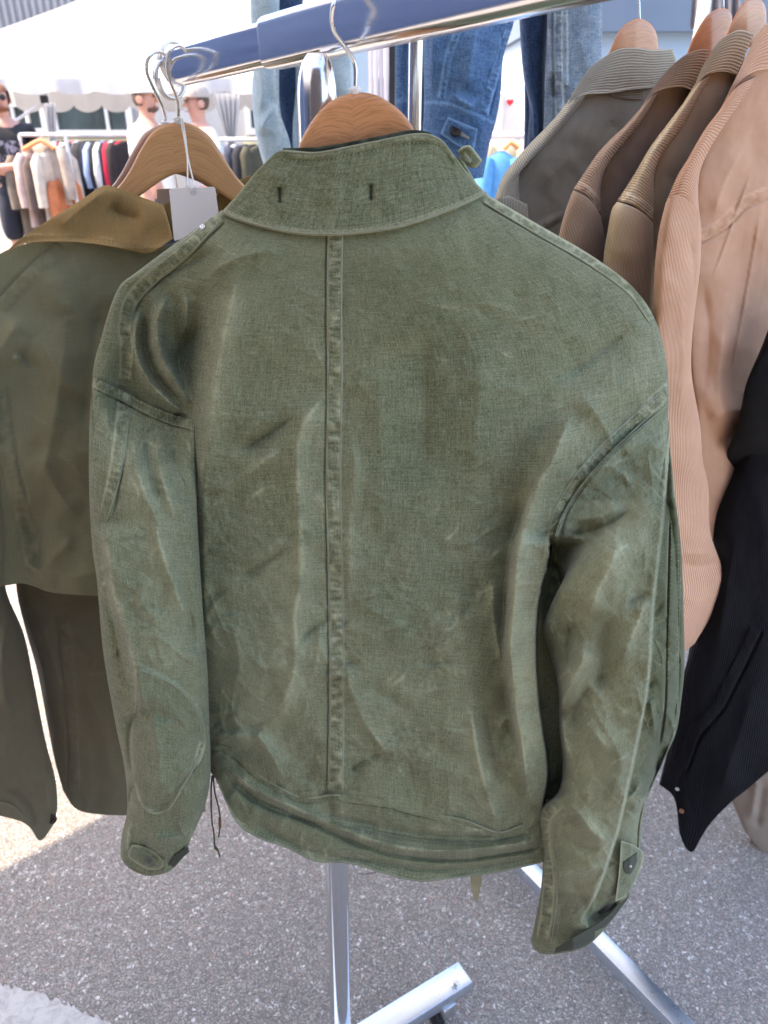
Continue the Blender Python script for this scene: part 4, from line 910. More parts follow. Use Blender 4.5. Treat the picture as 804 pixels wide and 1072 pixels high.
ob = cloth('body', M_olive, oj, [(-75, 330), (-30, 290), (7, 262), (64, 250), (110, 252), (160, 260), (215, 240), (250, 230)], [(-75, 600), (0, 613), (25, 611), (53, 620), (99, 624), (160, 630), (250, 640)], [(-75, 330), (-80, 450), (-75, 600)], [(250, 230), (262, 420), (250, 640)],
           190, 200, olv, df=.05, db=.07, exp=.3, folds=OF, crumple=OCR, uv=(.6, .6), seed=51)
ocF = [('r', [(7, 259), (22, 248), (64, 246), (106, 249), (156, 258)], dict(a=.8, w=2, wear=.6, taper=.02)), ('r', [(112, 215), (130, 226), (150, 228)], dict(a=-4, w=10)), ('r', [(60, 240), (90, 214), (112, 198)], dict(a=2.5, w=10, wear=.3))]
oc = cloth('collar', M_tancord, oj, [(21, 250), (53, 229), (84, 210), (110, 194), (126, 198), (150, 207), (170, 214)], [(6, 266), (22, 256), (64, 253), (106, 256.5), (135, 262), (156, 265), (181, 250)], [(21, 250), (12, 258), (6, 266)], [(170, 214), (176, 230), (181, 250)],
           130, 60, lambda x, y: olv(x, y) - .062 + np.interp(y, [190, 260], [.035, 0]), folds=ocF, crumple=[(40, 30, 2.5, 'n'), (18, 16, .8, 'n')], sheet=.004, cosmix=0, uv=(.22, .07), seed=53, wear_edges=.9)
oc2 = cloth('collar', M_tancord, oj, [(172, 214), (178, 211), (182, 222)], [(181, 250), (190, 252), (196, 250)], [(172, 214), (181, 250)], [(182, 222), (196, 250)], 20, 20, lambda x, y: olv(x, y) - .015, df=.004, exp=.4, uv=(.02, .04))
oc3 = cloth('collar', M_tancord, oj, [(222, 208), (240, 194), (262, 183)], [(222, 240), (250, 232), (275, 215)], [(222, 208), (222, 240)], [(262, 183), (275, 215)], 40, 24, lambda x, y: olv(x, y) + .0, sheet=.004, cosmix=0, uv=(.06, .04), seed=55, crumple=[(16, 14, 1, 'n')], wear_edges=.5)
stitches('stitching', M_othread, oc.o, oc, [[(14, 258), (24, 250), (64, 247), (106, 250), (135, 256), (156, 259)]], ln=4, gap=2)
osl = cloth('sleeve', M_olive, oj, [(-90, 360), (-40, 345), (-2, 395)], [(-70, 630), (-30, 632), (4, 612)], [(-90, 360), (-92, 500), (-70, 630)], [(-2, 395), (4, 470), (6, 560), (4, 612)], 60, 110, lambda x, y: olv(x, y) - .03, df=.04, exp=.4, crumple=OCR, uv=(.2, .3), seed=57)
# longer brown garment hanging behind it
pl_br = vplane(-.25, .985, R(20))
bj = thing('brown_coat', 'dark brown cotton coat hanging behind the olive jacket, lower half showing', 'coat', (-.35, .97, .6))
BRF = [('m', [(66, 640), (72, 700), (76, 760), (78, 830)], dict(w=5, a=.8, pk=.5, wear=.3, groove=1, taper=.05)), ('s', [(78, 705), (100, 706), (140, 700)], dict(a=2, side=-1, L=30, wear=.35)), ('r', [(40, 640), (56, 690), (66, 730)], dict(a=4, w=16)), ('r', [(90, 720), (110, 770), (120, 830)], dict(a=4, w=18)), ('r', [(66, 815), (90, 812), (135, 820)], dict(a=1.6, w=8))]
BRF += creases(16, 20, 135, 640, 840, 33, (80, -60), amp=1.4, wear=.2)
bb = cloth('body', M_brown, bj, [(14, 560), (60, 560), (150, 560), (215, 560)], [(66, 828), (80, 847), (110, 853), (150, 853), (215, 850)], [(14, 560), (18, 622), (27, 660), (39, 703), (50, 760), (57, 795), (66, 828)], [(215, 560), (218, 700), (215, 850)],
           130, 170, lambda x, y: pl_br(x, y) + .02, df=.035, exp=.3, folds=BRF, crumple=[(70, 110, 5, 'n'), (34, 44, 2, 'n'), (16, 20, .6, 'n'), (45, 60, .6, 'c')], uv=(.4, .4), seed=61)
bs_ = cloth('sleeve', M_brown, bj, [(-60, 560), (-20, 556), (5, 570)], [(-30, 840), (0, 850), (30, 865), (42, 880), (57, 862)], [(-60, 560), (-62, 700), (-30, 840)], [(5, 570), (6, 616), (25, 664), (36, 717), (48, 777), (58, 816), (60, 845), (57, 862)],
            80, 150, lambda x, y: pl_br(x, y) - .02, df=.04, exp=.42, folds=[('r', [(0, 822), (20, 832), (32, 850), (36, 872)], dict(a=-3, w=5)), ('r', [(8, 640), (2, 700), (10, 760)], dict(a=6, w=14)), ('r', [(52, 800), (50, 830), (54, 850)], dict(a=3, w=6, wear=.3))], crumple=[(50, 80, 4, 'n'), (24, 34, 1.6, 'n'), (12, 14, .5, 'n')], uv=(.2, .5), seed=63)
bcf = cloth('cuff', M_brown, bs_.o, [(-10, 838), (12, 842), (29, 858)], [(-10, 852), (8, 856), (30, 862)], [(-10, 838), (-10, 852)], [(29, 858), (30, 862)], 24, 10, None, host=bs_, lift=2, sheet=.002, cosmix=0, wear_edges=.5)
button(54, 857, bs_, .0085, plain('brown_button', (.05, .04, .03), .4), bs_.o, 3.0)
# the two pale hangers and their wires
HT = [(100, 214), (124, 195), (136, 178), (148, 155), (161, 137), (180, 128.5), (198, 129), (218, 141), (232, 161), (248.5, 186), (268, 206)]
HB = [(100, 232), (122, 222), (144, 207), (168, 190), (184, 182), (191, 181), (199, 183), (215, 191), (225, 198), (246, 212), (268, 220)]
hanger('wooden_hanger', 'pale wooden hanger of the olive jacket, carrying the white tag', (-.23, .93, 1.4), M_wood_l, HT, HB, lambda x, y: pl_ol(x, y) + .016, .011,
       [(187, 128, .955), (187, 121, .95), (185.5, 104, .935), (178, 84, .905), (174.5, 67, .895), (178, 53, .890), (187, 48, .905), (196, 55, .925), (201, 74, .94)], cap_=(187, 127, .953))
HT2 = [(x - 8 if x < 200 else x - 4, y + 1) for x, y in HT]; HB2 = [(x - 8 if x < 200 else x - 4, y + 1) for x, y in HB]
hanger('wooden_hanger', 'pinkish wooden hanger hidden close behind the tagged pale hanger', (-.25, .97, 1.4), M_wood_e, HT2, HB2, lambda x, y: pl_ol(x, y) + .036, .012,
       [(173.6, 130, .975), (173, 124, .97), (170, 111, .94), (159, 89, .925), (153.5, 74, .915), (156, 60, .91), (166, 54, .92), (177, 62, .94), (181, 80, .95)], cap_=(173, 129, .972))
# tags on string
M_card = plain('white_card', (.90, .87, .88), .7, var=.03, scale=8); M_card2 = plain('beige_card', (.50, .42, .37), .7, var=.03, scale=8); M_string = plain('white_string', (.70, .69, .66), .8, var=.05)
def card(name, label, poly, hole, mat, Yc, loc):
    t = thing(name, label, 'tag', loc)
    bm = bmesh.new()
    pts = [PV(x, y, Yc) for x, y in poly]; hv = [PV(hole[0] + 1.7 * math.cos(a), hole[1] + 1.7 * math.sin(a), Yc) for a in np.linspace(0, 2 * math.pi, 14, endpoint=False)]
    es = []
    for loop in (pts, hv):
        vs_ = [bm.verts.new(p) for p in loop]
        es += [bm.edges.new((vs_[i], vs_[(i + 1) % len(vs_)])) for i in range(len(vs_))]
    bmesh.ops.triangle_fill(bm, edges=es, use_beauty=True)
    r = bmesh.ops.extrude_face_region(bm, geom=bm.faces[:]); bmesh.ops.translate(bm, vec=(0, .0009, .0), verts=[v for v in r['geom'] if isinstance(v, bmesh.types.BMVert)])
    bmesh.ops.recalc_face_normals(bm, faces=bm.faces)
    me = bpy.data.meshes.new('card'); bm.to_mesh(me); bm.free(); link('card', me, mat, t)
    MB().lathe(PV(hole[0], hole[1], Yc - .0002), (0, -1, .2), [(.0022, -.0004), (.0031, .0001), (.0034, -.0006)], 18).build('eyelet', M_string, t, smooth=True)
    return t
tg = card('price_tag', 'blank white card tag hanging by string from the pale hanger', [(177, 199), (178.5, 197.6), (223, 195.6), (225, 197), (231, 240), (183, 252), (182, 250)], (202, 200.5), M_card, .86, (-.21, .86, 1.38))
Yt = .859
pxtube('string', M_string, tg, [(186, 127, .94), (190, 124, .936), (193, 136, .93), (197, 166, .90), (203, 195, Yt), (202, 200.5, Yt - .001)], .0008)
pxtube('string', M_string, tg, [(182, 125, .94), (188, 123, .936), (191, 135, .93), (196, 165, .90), (197.5, 195, Yt), (201.5, 200.5, Yt - .001)], .0008)
tg2 = card('price_tag', 'beige card tag half hidden behind the white card tag', [(164, 199), (165, 198), (200, 196.5), (203, 240), (167, 244)], (186, 200.5), M_card2, .985, (-.24, .9, 1.38))
pxtube('string', M_string, tg2, [(176, 140, 1.0), (180, 160, 1.0), (186, 199, .985)], .0006)

# ================================================================== CORDUROY JACKETS, RIGHT
JA = math.atan2(.66, .75)
def hookY(k): return (.06 + .66 * k, 1.37 - .75 * k)
def cord_hanger(label, ctr, ang, px0, top, mat, hook):
    pl = vplane(ctr[0], ctr[1], ang); bot = [(x, y + 40 + 12 * math.sin(math.pi * i / (len(top) - 1))) for i, (x, y) in enumerate(top)]
    return hanger('wooden_hanger', label, (ctr[0], ctr[1], 1.6), mat, top, bot, lambda x, y: pl(x, y), .014, hook, group='wooden hangers of the corduroy jackets', ns=60, nt=20, facet=.02, hook_r=.0013)
M_wood_o = wood('orange_hanger', (.68, .29, .115), (.50, .20, .075), chev=.5, freq=40, rough=.38)
def mkcord(name, col, worn, per=.0047):
    return {k: corduroy(name + '_' + k, col, worn, per * p_, a, 1.0, c_, tl, bstr=.6) for k, a, c_, tl, p_ in (('body', 'u', .8, 0, .85), ('collar', 'v', .45, 0, .8), ('yoke', 'v', .5, 0, .68), ('sleeve', 'u', 1.0, .0, .95))}  # upright ribs get the stronger painted shading
CG = mkcord('grey_corduroy', (.25, .22, .155), (.64, .58, .45)); CB = mkcord('brown_corduroy', (.225, .128, .076), (.56, .385, .26)); CK = mkcord('khaki_corduroy', (.42, .295, .155), (.78, .61, .40)); CT = mkcord('tan_corduroy_cloth', (.42, .21, .115), (.74, .45, .295))
CC = [(60, 80, 4.0, 'n'), (30, 40, 1.8, 'n'), (14, 16, .6, 'n')]
gj = ('corduroy jackets hanging on the right',)
# --- grey
c = hookY(.374); pg = vplane(c[0], c[1], JA)
G = thing('corduroy_jacket', 'grey corduroy jacket, farthest of the corduroy row, wide flat collar', 'jacket', (c[0], c[1], 1.0), gj[0])
cloth('body', CG['body'], G, [(596, 104), (630, 84), (684, 78), (740, 90)], [(540, 300), (580, 420), (660, 430), (740, 420)], [(596, 104), (569, 140), (546, 172), (535, 195), (530, 240), (540, 300)], [(740, 90), (760, 250), (740, 420)], 130, 150, lambda x, y: pg(x, y) + .04, df=.05, exp=.3,
      crumple=CC, uv=(.5, .45), seed=71, folds=[('r', [(641, 125), (642.5, 134)], dict(a=-2, w=1.4, wear=-1.5, ww=2)), ('m', [(560, 240), (590, 226), (640, 210)], dict(w=4, a=1, pk=.5, groove=1, g=2, taper=.05)), ('r', [(560, 200), (600, 160), (620, 120)], dict(a=3, w=18))])
cloth('shoulder_panel', CG['yoke'], G, [(600, 102), (608, 101), (616, 99)], [(516, 216), (530, 236), (548, 226)], [(600, 102), (583, 121), (570, 135), (554, 151), (540, 167), (530, 179), (523, 192), (516, 216)], [(616, 99), (598, 122), (575, 148), (556, 167), (545, 180), (544, 200), (548, 226)], 40, 110, lambda x, y: pg(x, y) + .022, df=.048, exp=.42, crumple=[(40, 40, 1.5, 'n')], uv=(.06, .26), seed=72)
cloth('sleeve', CG['sleeve'], G, [(514, 212), (530, 205), (552, 214)], [(520, 480), (560, 480)], [(514, 212), (506, 340), (520, 480)], [(552, 214), (562, 340), (560, 480)], 50, 90, lambda x, y: pg(x, y) - .01, df=.04, exp=.45, crumple=CC, uv=(.2, .4), seed=73)
cloth('collar', CG['collar'], G, [(617, 71), (627, 63.5), (637, 56.5), (647, 51.5), (664, 50), (684, 52), (704, 51)], [(594, 110), (603.5, 102.5), (615, 98.5), (627, 98), (639, 97.5), (660, 94), (684, 91.5), (700, 88)], [(617, 71), (608, 84), (599.5, 97.5), (594, 110)], [(704, 51), (708, 66), (700, 88)], 110, 60, lambda x, y: pg(x, y) - .025 + np.interp(y, [50, 100], [.02, 0]), sheet=.004, cosmix=0, crumple=[(30, 24, 1.4, 'n')], uv=(.2, .085), seed=74, wear_edges=.5,
      folds=[('r', [(600, 104), (615, 95), (640, 93), (684, 87)], dict(a=-1.2, w=1.6, taper=.03))])
cloth('collar_band', CG['yoke'], G, [(636, 96), (660, 93), (700, 88)], [(640, 101), (660, 104), (700, 104)], [(636, 96), (640, 101)], [(700, 88), (700, 104)], 30, 8, lambda x, y: pg(x, y) - .012, sheet=.004, cosmix=0, uv=(.1, .01))
cord_hanger('orange wooden hanger of the grey corduroy jacket', c, JA, 0, [(630, 66), (638, 54), (644, 40), (652, 28), (662, 21), (670, 19.5), (680, 24), (687, 34), (690, 52), (694, 66)], M_wood_o, [(669.5, 20, c[1]), (669, 0, c[1]), (668.5, -22, c[1]), (672, -34, c[1]), (682, -36, c[1])])
# --- brown
c = hookY(.474); pb_ = vplane(c[0], c[1], JA)
B_ = thing('corduroy_jacket', 'dark brown corduroy jacket between the grey and the khaki ones', 'jacket', (c[0], c[1], 1.0), gj[0])
cloth('body', CB['body'], B_, [(678, 102), (700, 78), (727, 72), (770, 80)], [(622, 330), (680, 420), (760, 430)], [(678, 102), (652, 142), (630, 174), (620, 210), (622, 330)], [(770, 80), (790, 250), (760, 430)], 100, 140, lambda x, y: pb_(x, y) + .04, df=.05, exp=.3, crumple=CC, uv=(.4, .45), seed=75)
cloth('shoulder_panel', CB['yoke'], B_, [(676, 107), (682, 102), (690, 96)], [(600, 198), (614, 205), (629, 224)], [(676, 107), (664, 121), (654, 132), (640, 145), (627, 159), (617, 173), (609, 185), (600, 198)], [(690, 96), (678, 118), (664, 138), (650, 154), (638, 170), (630, 190), (629, 224)], 44, 110, lambda x, y: pb_(x, y) + .012, df=.05, exp=.42, crumple=[(40, 40, 1.5, 'n')], uv=(.07, .24), seed=76,
      folds=[('m', [(603, 193), (613, 199), (622, 208), (629, 220)], dict(w=4, a=1.2, pk=.6, groove=1, g=2.5, wear=.6, taper=.02))])
cloth('sleeve', CB['sleeve'], B_, [(600, 199), (613.6, 206), (622, 214), (629, 226)], [(560, 520), (640, 520)], [(600, 199), (593, 217), (585, 247), (570, 350), (560, 520)], [(629, 226), (633, 250), (634, 300), (640, 520)], 54, 110, lambda x, y: pb_(x, y) - .015, df=.042, exp=.45, crumple=CC, uv=(.2, .45), seed=77)
cloth('collar', CB['collar'], B_, [(696, 76), (708, 64.5), (720, 56), (733.5, 51.5), (743, 52)], [(675, 109), (684, 98), (694, 93.5), (706, 91.5), (716, 92), (727, 96)], [(696, 76), (684, 91.5), (675, 109)], [(743, 52), (736, 74), (727, 96)], 80, 50, lambda x, y: pb_(x, y) - .03 + np.interp(y, [50, 100], [.02, 0]), sheet=.004, cosmix=0, crumple=[(30, 24, 1.4, 'n')], uv=(.16, .08), seed=78, wear_edges=.5)
cord_hanger('orange wooden hanger of the dark brown corduroy jacket', c, JA, 0, [(708, 74), (718.6, 57), (723.6, 44), (731.6, 28), (739.5, 17), (749.5, 10), (757.5, 8.4), (763.4, 11), (766.4, 18), (762, 36), (756, 60)], M_wood_o, [(757, 9, c[1]), (757, -10, c[1]), (757, -30, c[1]), (764, -38, c[1])])
# --- khaki
c = hookY(.516); pk_ = vplane(c[0], c[1], JA)
K = thing('corduroy_jacket', 'khaki corduroy jacket between the dark brown and the tan ones', 'jacket', (c[0], c[1], 1.0), gj[0])
cloth('body', CK['body'], K, [(729, 86), (745, 62), (770, 58), (800, 70)], [(676, 340), (720, 430), (790, 430)], [(729, 86), (704, 126), (685, 160), (676, 200), (676, 340)], [(800, 70), (810, 250), (790, 430)], 90, 140, lambda x, y: pk_(x, y) + .035, df=.05, exp=.3, crumple=CC, uv=(.36, .45), seed=79)
cloth('shoulder_panel', CK['yoke'], K, [(728, 91), (735, 84), (744, 79)], [(646, 210), (661, 214), (684, 232)], [(728, 91), (715.6, 107.5), (697.7, 131), (680, 155), (666, 179), (656, 195), (646, 210)], [(744, 79), (730, 106), (712, 138), (692, 164), (685, 185), (685, 205), (684, 232)], 50, 120, lambda x, y: pk_(x, y) + .008, df=.05, exp=.42, crumple=[(40, 40, 1.5, 'n')], uv=(.075, .26), seed=80,
      folds=[('m', [(648, 205), (661, 210), (673, 216), (684, 227)], dict(w=5, a=1.3, pk=.8, groove=1, g=2.5, wear=.7, taper=.02))])
cloth('sleeve', CK['sleeve'], K, [(646, 211), (661, 216), (672, 222), (684, 233)], [(622, 560), (690, 560)], [(646, 211), (641, 218), (636, 242), (631, 275), (622, 400), (622, 560)], [(684, 233), (684.5, 278), (684, 320), (690, 560)], 60, 120, lambda x, y: pk_(x, y) - .02, df=.044, exp=.45, crumple=CC, uv=(.2, .5), seed=81)
cloth('collar', CK['collar'], K, [(743, 57), (753.5, 42), (763.4, 35.5), (774, 31), (781, 32), (789, 36)], [(726, 93), (735.5, 81), (743.5, 77), (755.4, 75), (763, 76), (771, 79)], [(743, 57), (733.5, 74), (726, 93)], [(789, 36), (781, 56), (771, 79)], 70, 50, lambda x, y: pk_(x, y) - .03 + np.interp(y, [30, 90], [.02, 0]), sheet=.004, cosmix=0, crumple=[(30, 24, 1.4, 'n')], uv=(.14, .08), seed=82, wear_edges=.5)
cord_hanger('orange wooden hanger of the khaki corduroy jacket', c, JA, 0, [(752, 52), (761, 35), (767.5, 20), (775, 7), (784, -2), (793, -2), (799, 2), (802, 10), (802, 20), (797, 44)], M_wood_o, [(791, -1, c[1]), (792, -20, c[1]), (796, -34, c[1])])
# --- tan
c = hookY(.564); pt_ = vplane(c[0], c[1], JA)
T_ = thing('corduroy_jacket', 'tan pink corduroy jacket at the right edge, long sleeve bent at the elbow', 'jacket', (c[0], c[1], 1.0), gj[0])
TF = [('m', [(730, 249), (745, 241), (759, 232), (776, 214), (792, 206), (830, 194)], dict(w=5, a=1.2, pk=.5, groove=1, g=3, wear=.5, per=9, taper=.02)),
      ('s', [(790, 170), (772, 216), (756, 262), (741, 300)], dict(a=4, side=-1, L=40, wear=.45, e=1.2)), ('s', [(798, 205), (788, 262), (776, 330), (762, 404)], dict(a=5, side=-1, L=50, wear=.4, e=1.4)),
      ('r', [(735, 290), (742, 350), (736, 420)], dict(a=-6, w=14)), ('r', [(760, 330), (752, 400), (758, 450)], dict(a=5, w=16, wear=.2)), ('r', [(742, 470), (770, 452), (800, 448)], dict(a=-7, w=12)), ('r', [(740, 440), (765, 430), (790, 432)], dict(a=6, w=14)), ('r', [(780, 150), (760, 190), (745, 230)], dict(a=2.5, w=8, wear=.2))]
cloth('body', CT['body'], T_, [(765, 92), (780, 66), (804, 54), (880, 48)], [(735, 560), (790, 580), (880, 580)], [(765, 92), (744, 136), (729, 178), (722, 230), (720, 340), (735, 560)], [(880, 48), (900, 300), (880, 580)], 140, 230, lambda x, y: pt_(x, y) + .035, df=.05, exp=.28, crumple=CC, uv=(.46, .6), seed=83, folds=TF)
cloth('shoulder_panel', CT['yoke'], T_, [(764, 98), (776, 88), (792, 80)], [(697, 212), (716, 210), (734, 238)], [(764, 98), (751.5, 117.4), (739.5, 133), (729.6, 149), (719.6, 167), (709.7, 183), (697, 212)], [(792, 80), (776, 106), (758, 132), (742, 158), (733, 180), (731, 205), (734, 238)], 56, 130, lambda x, y: pt_(x, y) + .004, df=.052, exp=.42, crumple=[(40, 40, 1.5, 'n')], uv=(.085, .28), seed=84,
      folds=[('r', [(698, 208), (716, 207), (733, 228)], dict(a=-1.8, w=2, wear=.5, taper=.05))])
cloth('sleeve', CT['sleeve'], T_, [(697, 212), (708, 204), (720, 210), (731, 220), (734, 238)], [(660, 680), (690, 700), (727, 674)], [(697, 212), (691, 236), (686, 272), (684, 314), (678, 420), (670, 560), (660, 680)], [(734, 238), (733, 278), (725, 348), (724, 390), (733, 446), (735.4, 480), (741.5, 510), (743.5, 557), (756, 593), (760.4, 607), (752, 632), (727, 674)], 90, 240, lambda x, y: pt_(x, y) - .045, df=.045, exp=.45, crumple=CC + [(40, 46, .5, 'c')], uv=(.22, .62), seed=85,
      folds=[('r', [(712, 588), (728, 592), (745, 590), (756, 586)], dict(a=-4.5, wl=4, wr=6)), ('r', [(712, 578), (735, 580), (752, 576)], dict(a=3, w=6)), ('r', [(712, 300), (716, 380), (712, 440)], dict(a=3, w=10, wear=.15)), ('r', [(718, 540), (735, 552), (742, 556)], dict(a=-2, w=5)), ('r', [(722, 240), (727, 300), (722, 348)], dict(a=-2.5, w=5)), ('r', [(705, 610), (725, 630), (745, 625)], dict(a=2.5, w=9))])
cloth('collar', CT['collar'], T_, [(783, 54), (795, 33), (806, 22), (830, 14), (880, 12)], [(762, 101), (775.4, 84), (787.3, 76), (804, 72), (880, 70)], [(783, 54), (771.4, 79.6), (762, 101)], [(880, 12), (880, 70)], 80, 50, lambda x, y: pt_(x, y) - .03 + np.interp(y, [20, 90], [.02, 0]), sheet=.004, cosmix=0, crumple=[(30, 24, 1.4, 'n')], uv=(.16, .09), seed=86, wear_edges=.4)
# --- black
M_black = corduroy('black_corduroy', (.0035, .0035, .0045), (.011, .011, .015), .0042, 'u', .8, .9, sheen=.02); M_blackc = canvas('black_cotton', (.0035, .0035, .004), (.010, .010, .012), .8, mottle=.5, sheen=.02)
pbk = vplane(.50, .99, .1)
K2 = thing('corduroy_jacket', 'black corduroy jacket at the right edge, sleeve hanging to its pointed cuff', 'jacket', (.62, .86, .8), gj[0])
cloth('body', M_blackc, K2, [(806, 340), (840, 330), (900, 320)], [(700, 800), (800, 800), (900, 780)], [(806, 340), (796, 366), (781, 402), (773, 440), (758, 482), (744, 526), (742, 560), (725, 660), (700, 800)], [(900, 320), (900, 780)], 60, 160, lambda x, y: vplane(.5, .90, .2)(x, y) + .03 + .16 * sstep(400, 540, y), df=.03, exp=.3, crumple=CC, uv=(.3, .5), seed=87)
bks = cloth('sleeve', M_black, K2, [(790, 440), (812, 410), (850, 400)], [(690, 821), (705, 834), (712, 874), (719, 889), (724.6, 892), (734, 877), (743, 863), (765, 840), (783, 825.6), (804, 807.7), (850, 770)], [(790, 440), (779, 460), (765.4, 498), (748, 540), (742, 600), (728, 660), (712, 720), (700, 780), (690, 821)], [(850, 400), (870, 600), (850, 770)], 150, 190, lambda x, y: pbk(x, y) + .04, df=.05, exp=.35, crumple=CC, uv=(.3, .5), seed=88,
            folds=[('m', [(792, 656), (778, 686), (765, 711.5), (751.4, 738), (738, 754), (727, 767), (718, 790), (712, 806)], dict(w=6, a=1.6, pk=.8, per=8, groove=-1, g=3.0, wear=.6, taper=.03)), ('s', [(698, 796), (708, 799), (717, 805)], dict(a=2.0, side=-1, L=12, wear=.5, taper=.05)),
                   ('r', [(716, 806), (722, 840), (732, 864), (742, 866)], dict(a=-1.6, w=1.6, wear=.6, taper=.05)), ('s', [(717, 800), (709, 815), (706, 834), (710, 852), (712, 874)], dict(a=4, side=1, L=14, taper=.06)), ('r', [(770, 560), (760, 620), (750, 680)], dict(a=4, w=14)), ('r', [(790, 720), (770, 780), (750, 840)], dict(a=4, w=18))])
M_cop = chrome('copper_button', (.55, .27, .17), .3)
for (x, y, r, mt) in ((709, 826, .0036, M_snap), (713.5, 849, .0045, M_cop)):
    yy = float(bks.query(np.array([x]), np.array([y]))[0]) - .003
    MB().lathe(PV(x, y, yy), (-.5, -.8, .2), [(r * .6, -.002), (r, -.001), (r, .0008), (r * .6, .0018)], 20).build('button', mt, bks.o, smooth=True)
# --- beige garment low at the right edge
M_beige = canvas('beige_cotton', (.30, .225, .165), (.44, .35, .28), .6, mottle=.5, bstr=.2)
bgm = cloth('beige_trousers', M_beige, None, [(740, 780), (800, 770), (900, 760)], [(778, 868), (806, 902), (860, 950), (900, 990)], [(740, 780), (752, 812), (766, 840), (778, 868)], [(900, 760), (900, 990)], 60, 90, lambda x, y: vplane(.50, 1.16, .1)(x, y), df=.03, exp=.35, crumple=CC, uv=(.3, .3), seed=89,
            folds=[('r', [(792, 812), (789, 840), (784, 860)], dict(a=5, w=5, wear=.5)), ('r', [(800, 815), (796, 845), (792, 870)], dict(a=-4, w=4))])
tag(bgm.o, 'beige cotton trousers low behind the black jacket, at right edge', 'trousers')

# ================================================================== DENIM
def denim(name, col, worn, amt=1.0): return canvas(name, col, worn, amt, weave=700, mottle=1.6, bstr=.4, base_var=.03)
M_den = denim('mid_blue_denim', (.030, .078, .20), (.17, .32, .56)); M_den_d = denim('dark_blue_denim', (.012, .028, .075), (.09, .16, .30)); M_den_l = denim('pale_blue_denim', (.26, .40, .52), (.60, .70, .74)); M_den_f = denim('faded_grey_denim', (.085, .15, .25), (.42, .51, .58))
M_dthread = plain('pale_denim_thread', (.30, .32, .30), .8)
DC = [(40, 60, 5, 'n'), (20, 30, 2, 'n'), (9, 12, .8, 'n')]
def YC(v): return lambda x, y: np.full_like(np.asarray(x, float), v)
# pale one
D1 = thing('denim_jacket', 'pale washed denim jacket behind the left end of the rail', 'jacket', (-.3, 2.0, 1.2), 'denim jackets on the rear rail')
cloth('sleeve', M_den_l, D1, [(261, -30), (276, -32), (293, -30)], [(277, 176), (290, 200), (306, 190)], [(261, -30), (263, 30), (265, 68), (264, 96), (266, 129), (270, 151), (277, 176)], [(293, -30), (292, 66), (294, 119), (304, 151), (306, 190)], 50, 130, YC(1.93), df=.045, exp=.42, crumple=DC, uv=(.2, .5), seed=91, folds=[('m', [(289, 30), (290, 66), (292, 110), (300, 146)], dict(w=3, a=2, pk=1.5, per=5, wear=.8, taper=.02)), ('r', [(272, 140), (282, 120), (292, 112)], dict(a=8, w=8)), ('r', [(268, 60), (275, 90), (272, 120)], dict(a=5, w=6))])
cloth('body', M_den_d, D1, [(262, -40), (300, -40), (318, -40)], [(296, 190), (310, 190), (322, 180)], [(262, -40), (280, 60), (290, 120), (296, 190)], [(318, -40), (316, 60), (312, 120), (322, 180)], 40, 100, YC(2.02), df=.03, exp=.4, crumple=DC, uv=(.3, .6), seed=92)
cloth('sleeve', M_den_l, D1, [(308, 20), (340, 20), (368, 20)], [(306, 170), (340, 180), (372, 170)], [(308, 20), (309, 90), (306, 130), (306, 170)], [(368, 20), (367, 60), (368, 98), (372, 170)], 50, 90, YC(2.0), df=.05, exp=.4, crumple=DC, uv=(.2, .4), seed=93, folds=[('s', [(350, 98), (360, 96), (368, 94)], dict(a=6, side=-1, L=20, wear=.4))])
# mid blue with buttoned cuff
D2 = thing('denim_jacket', 'mid blue denim jacket, sleeve with buttoned cuff hanging below the rail', 'jacket', (.1, 1.75, 1.2), 'denim jackets on the rear rail')
d2 = cloth('sleeve', M_den, D2, [(441, -30), (490, -34), (541, -30)], [(440, 175), (470, 190), (506, 186)], [(441, -30), (443, 60), (444, 105), (440, 175)], [(541, -30), (539, 18), (527, 60), (524, 99.5), (519, 127), (513, 149), (506, 186)], 110, 200, YC(1.60), df=.06, exp=.42, crumple=DC + [(30, 34, 1.4, 'c')], uv=(.24, .5), seed=94,
           folds=[('m', [(539, 10), (531, 36), (523, 60), (511, 100), (506, 120)], dict(w=4.5, a=2.5, pk=2.5, per=4.5, wear=.7, groove=-1, g=4, taper=.02)), ('m', [(482, 10), (479.6, 30), (469.6, 60), (462, 104)], dict(w=3, a=1.5, pk=1.5, per=5, wear=.8, taper=.02)),
                  ('s', [(442, 106), (465.7, 107), (489.5, 115.4), (505, 122), (519, 128)], dict(a=3, side=1, L=10, wear=.9, taper=.02)), ('r', [(470, 98), (488, 108), (500, 114)], dict(a=4, w=5, wear=.7)), ('r', [(500, 20), (494, 60), (486, 100)], dict(a=8, w=14, wear=.3)), ('r', [(456, 20), (452, 60), (452, 100)], dict(a=5, w=10, wear=.2))])
ct = cloth('cuff_tab', M_den, d2.o, [(469, 122.5), (485, 129), (500, 135)], [(461, 140), (478, 152), (496, 160)], [(469, 122.5), (464, 132), (461, 140)], [(500, 135), (496, 160)], 30, 24, None, host=d2, lift=5, sheet=.003, cosmix=0, uv=(.06, .05), wear_edges=1.2, crumple=[(10, 10, .8, 'n')])
button(477, 137, ct, .011, plain('dark_rivet', (.015, .014, .015), .3, .6), d2.o, 2.5)
cloth('buttonhole', M_dthread, ct.o, [(483, 138), (492, 144)], [(482, 142), (491, 146)], [(483, 138), (482, 142)], [(492, 144), (491, 146)], 10, 6, None, host=ct, lift=1.5, sheet=.002, cosmix=0)
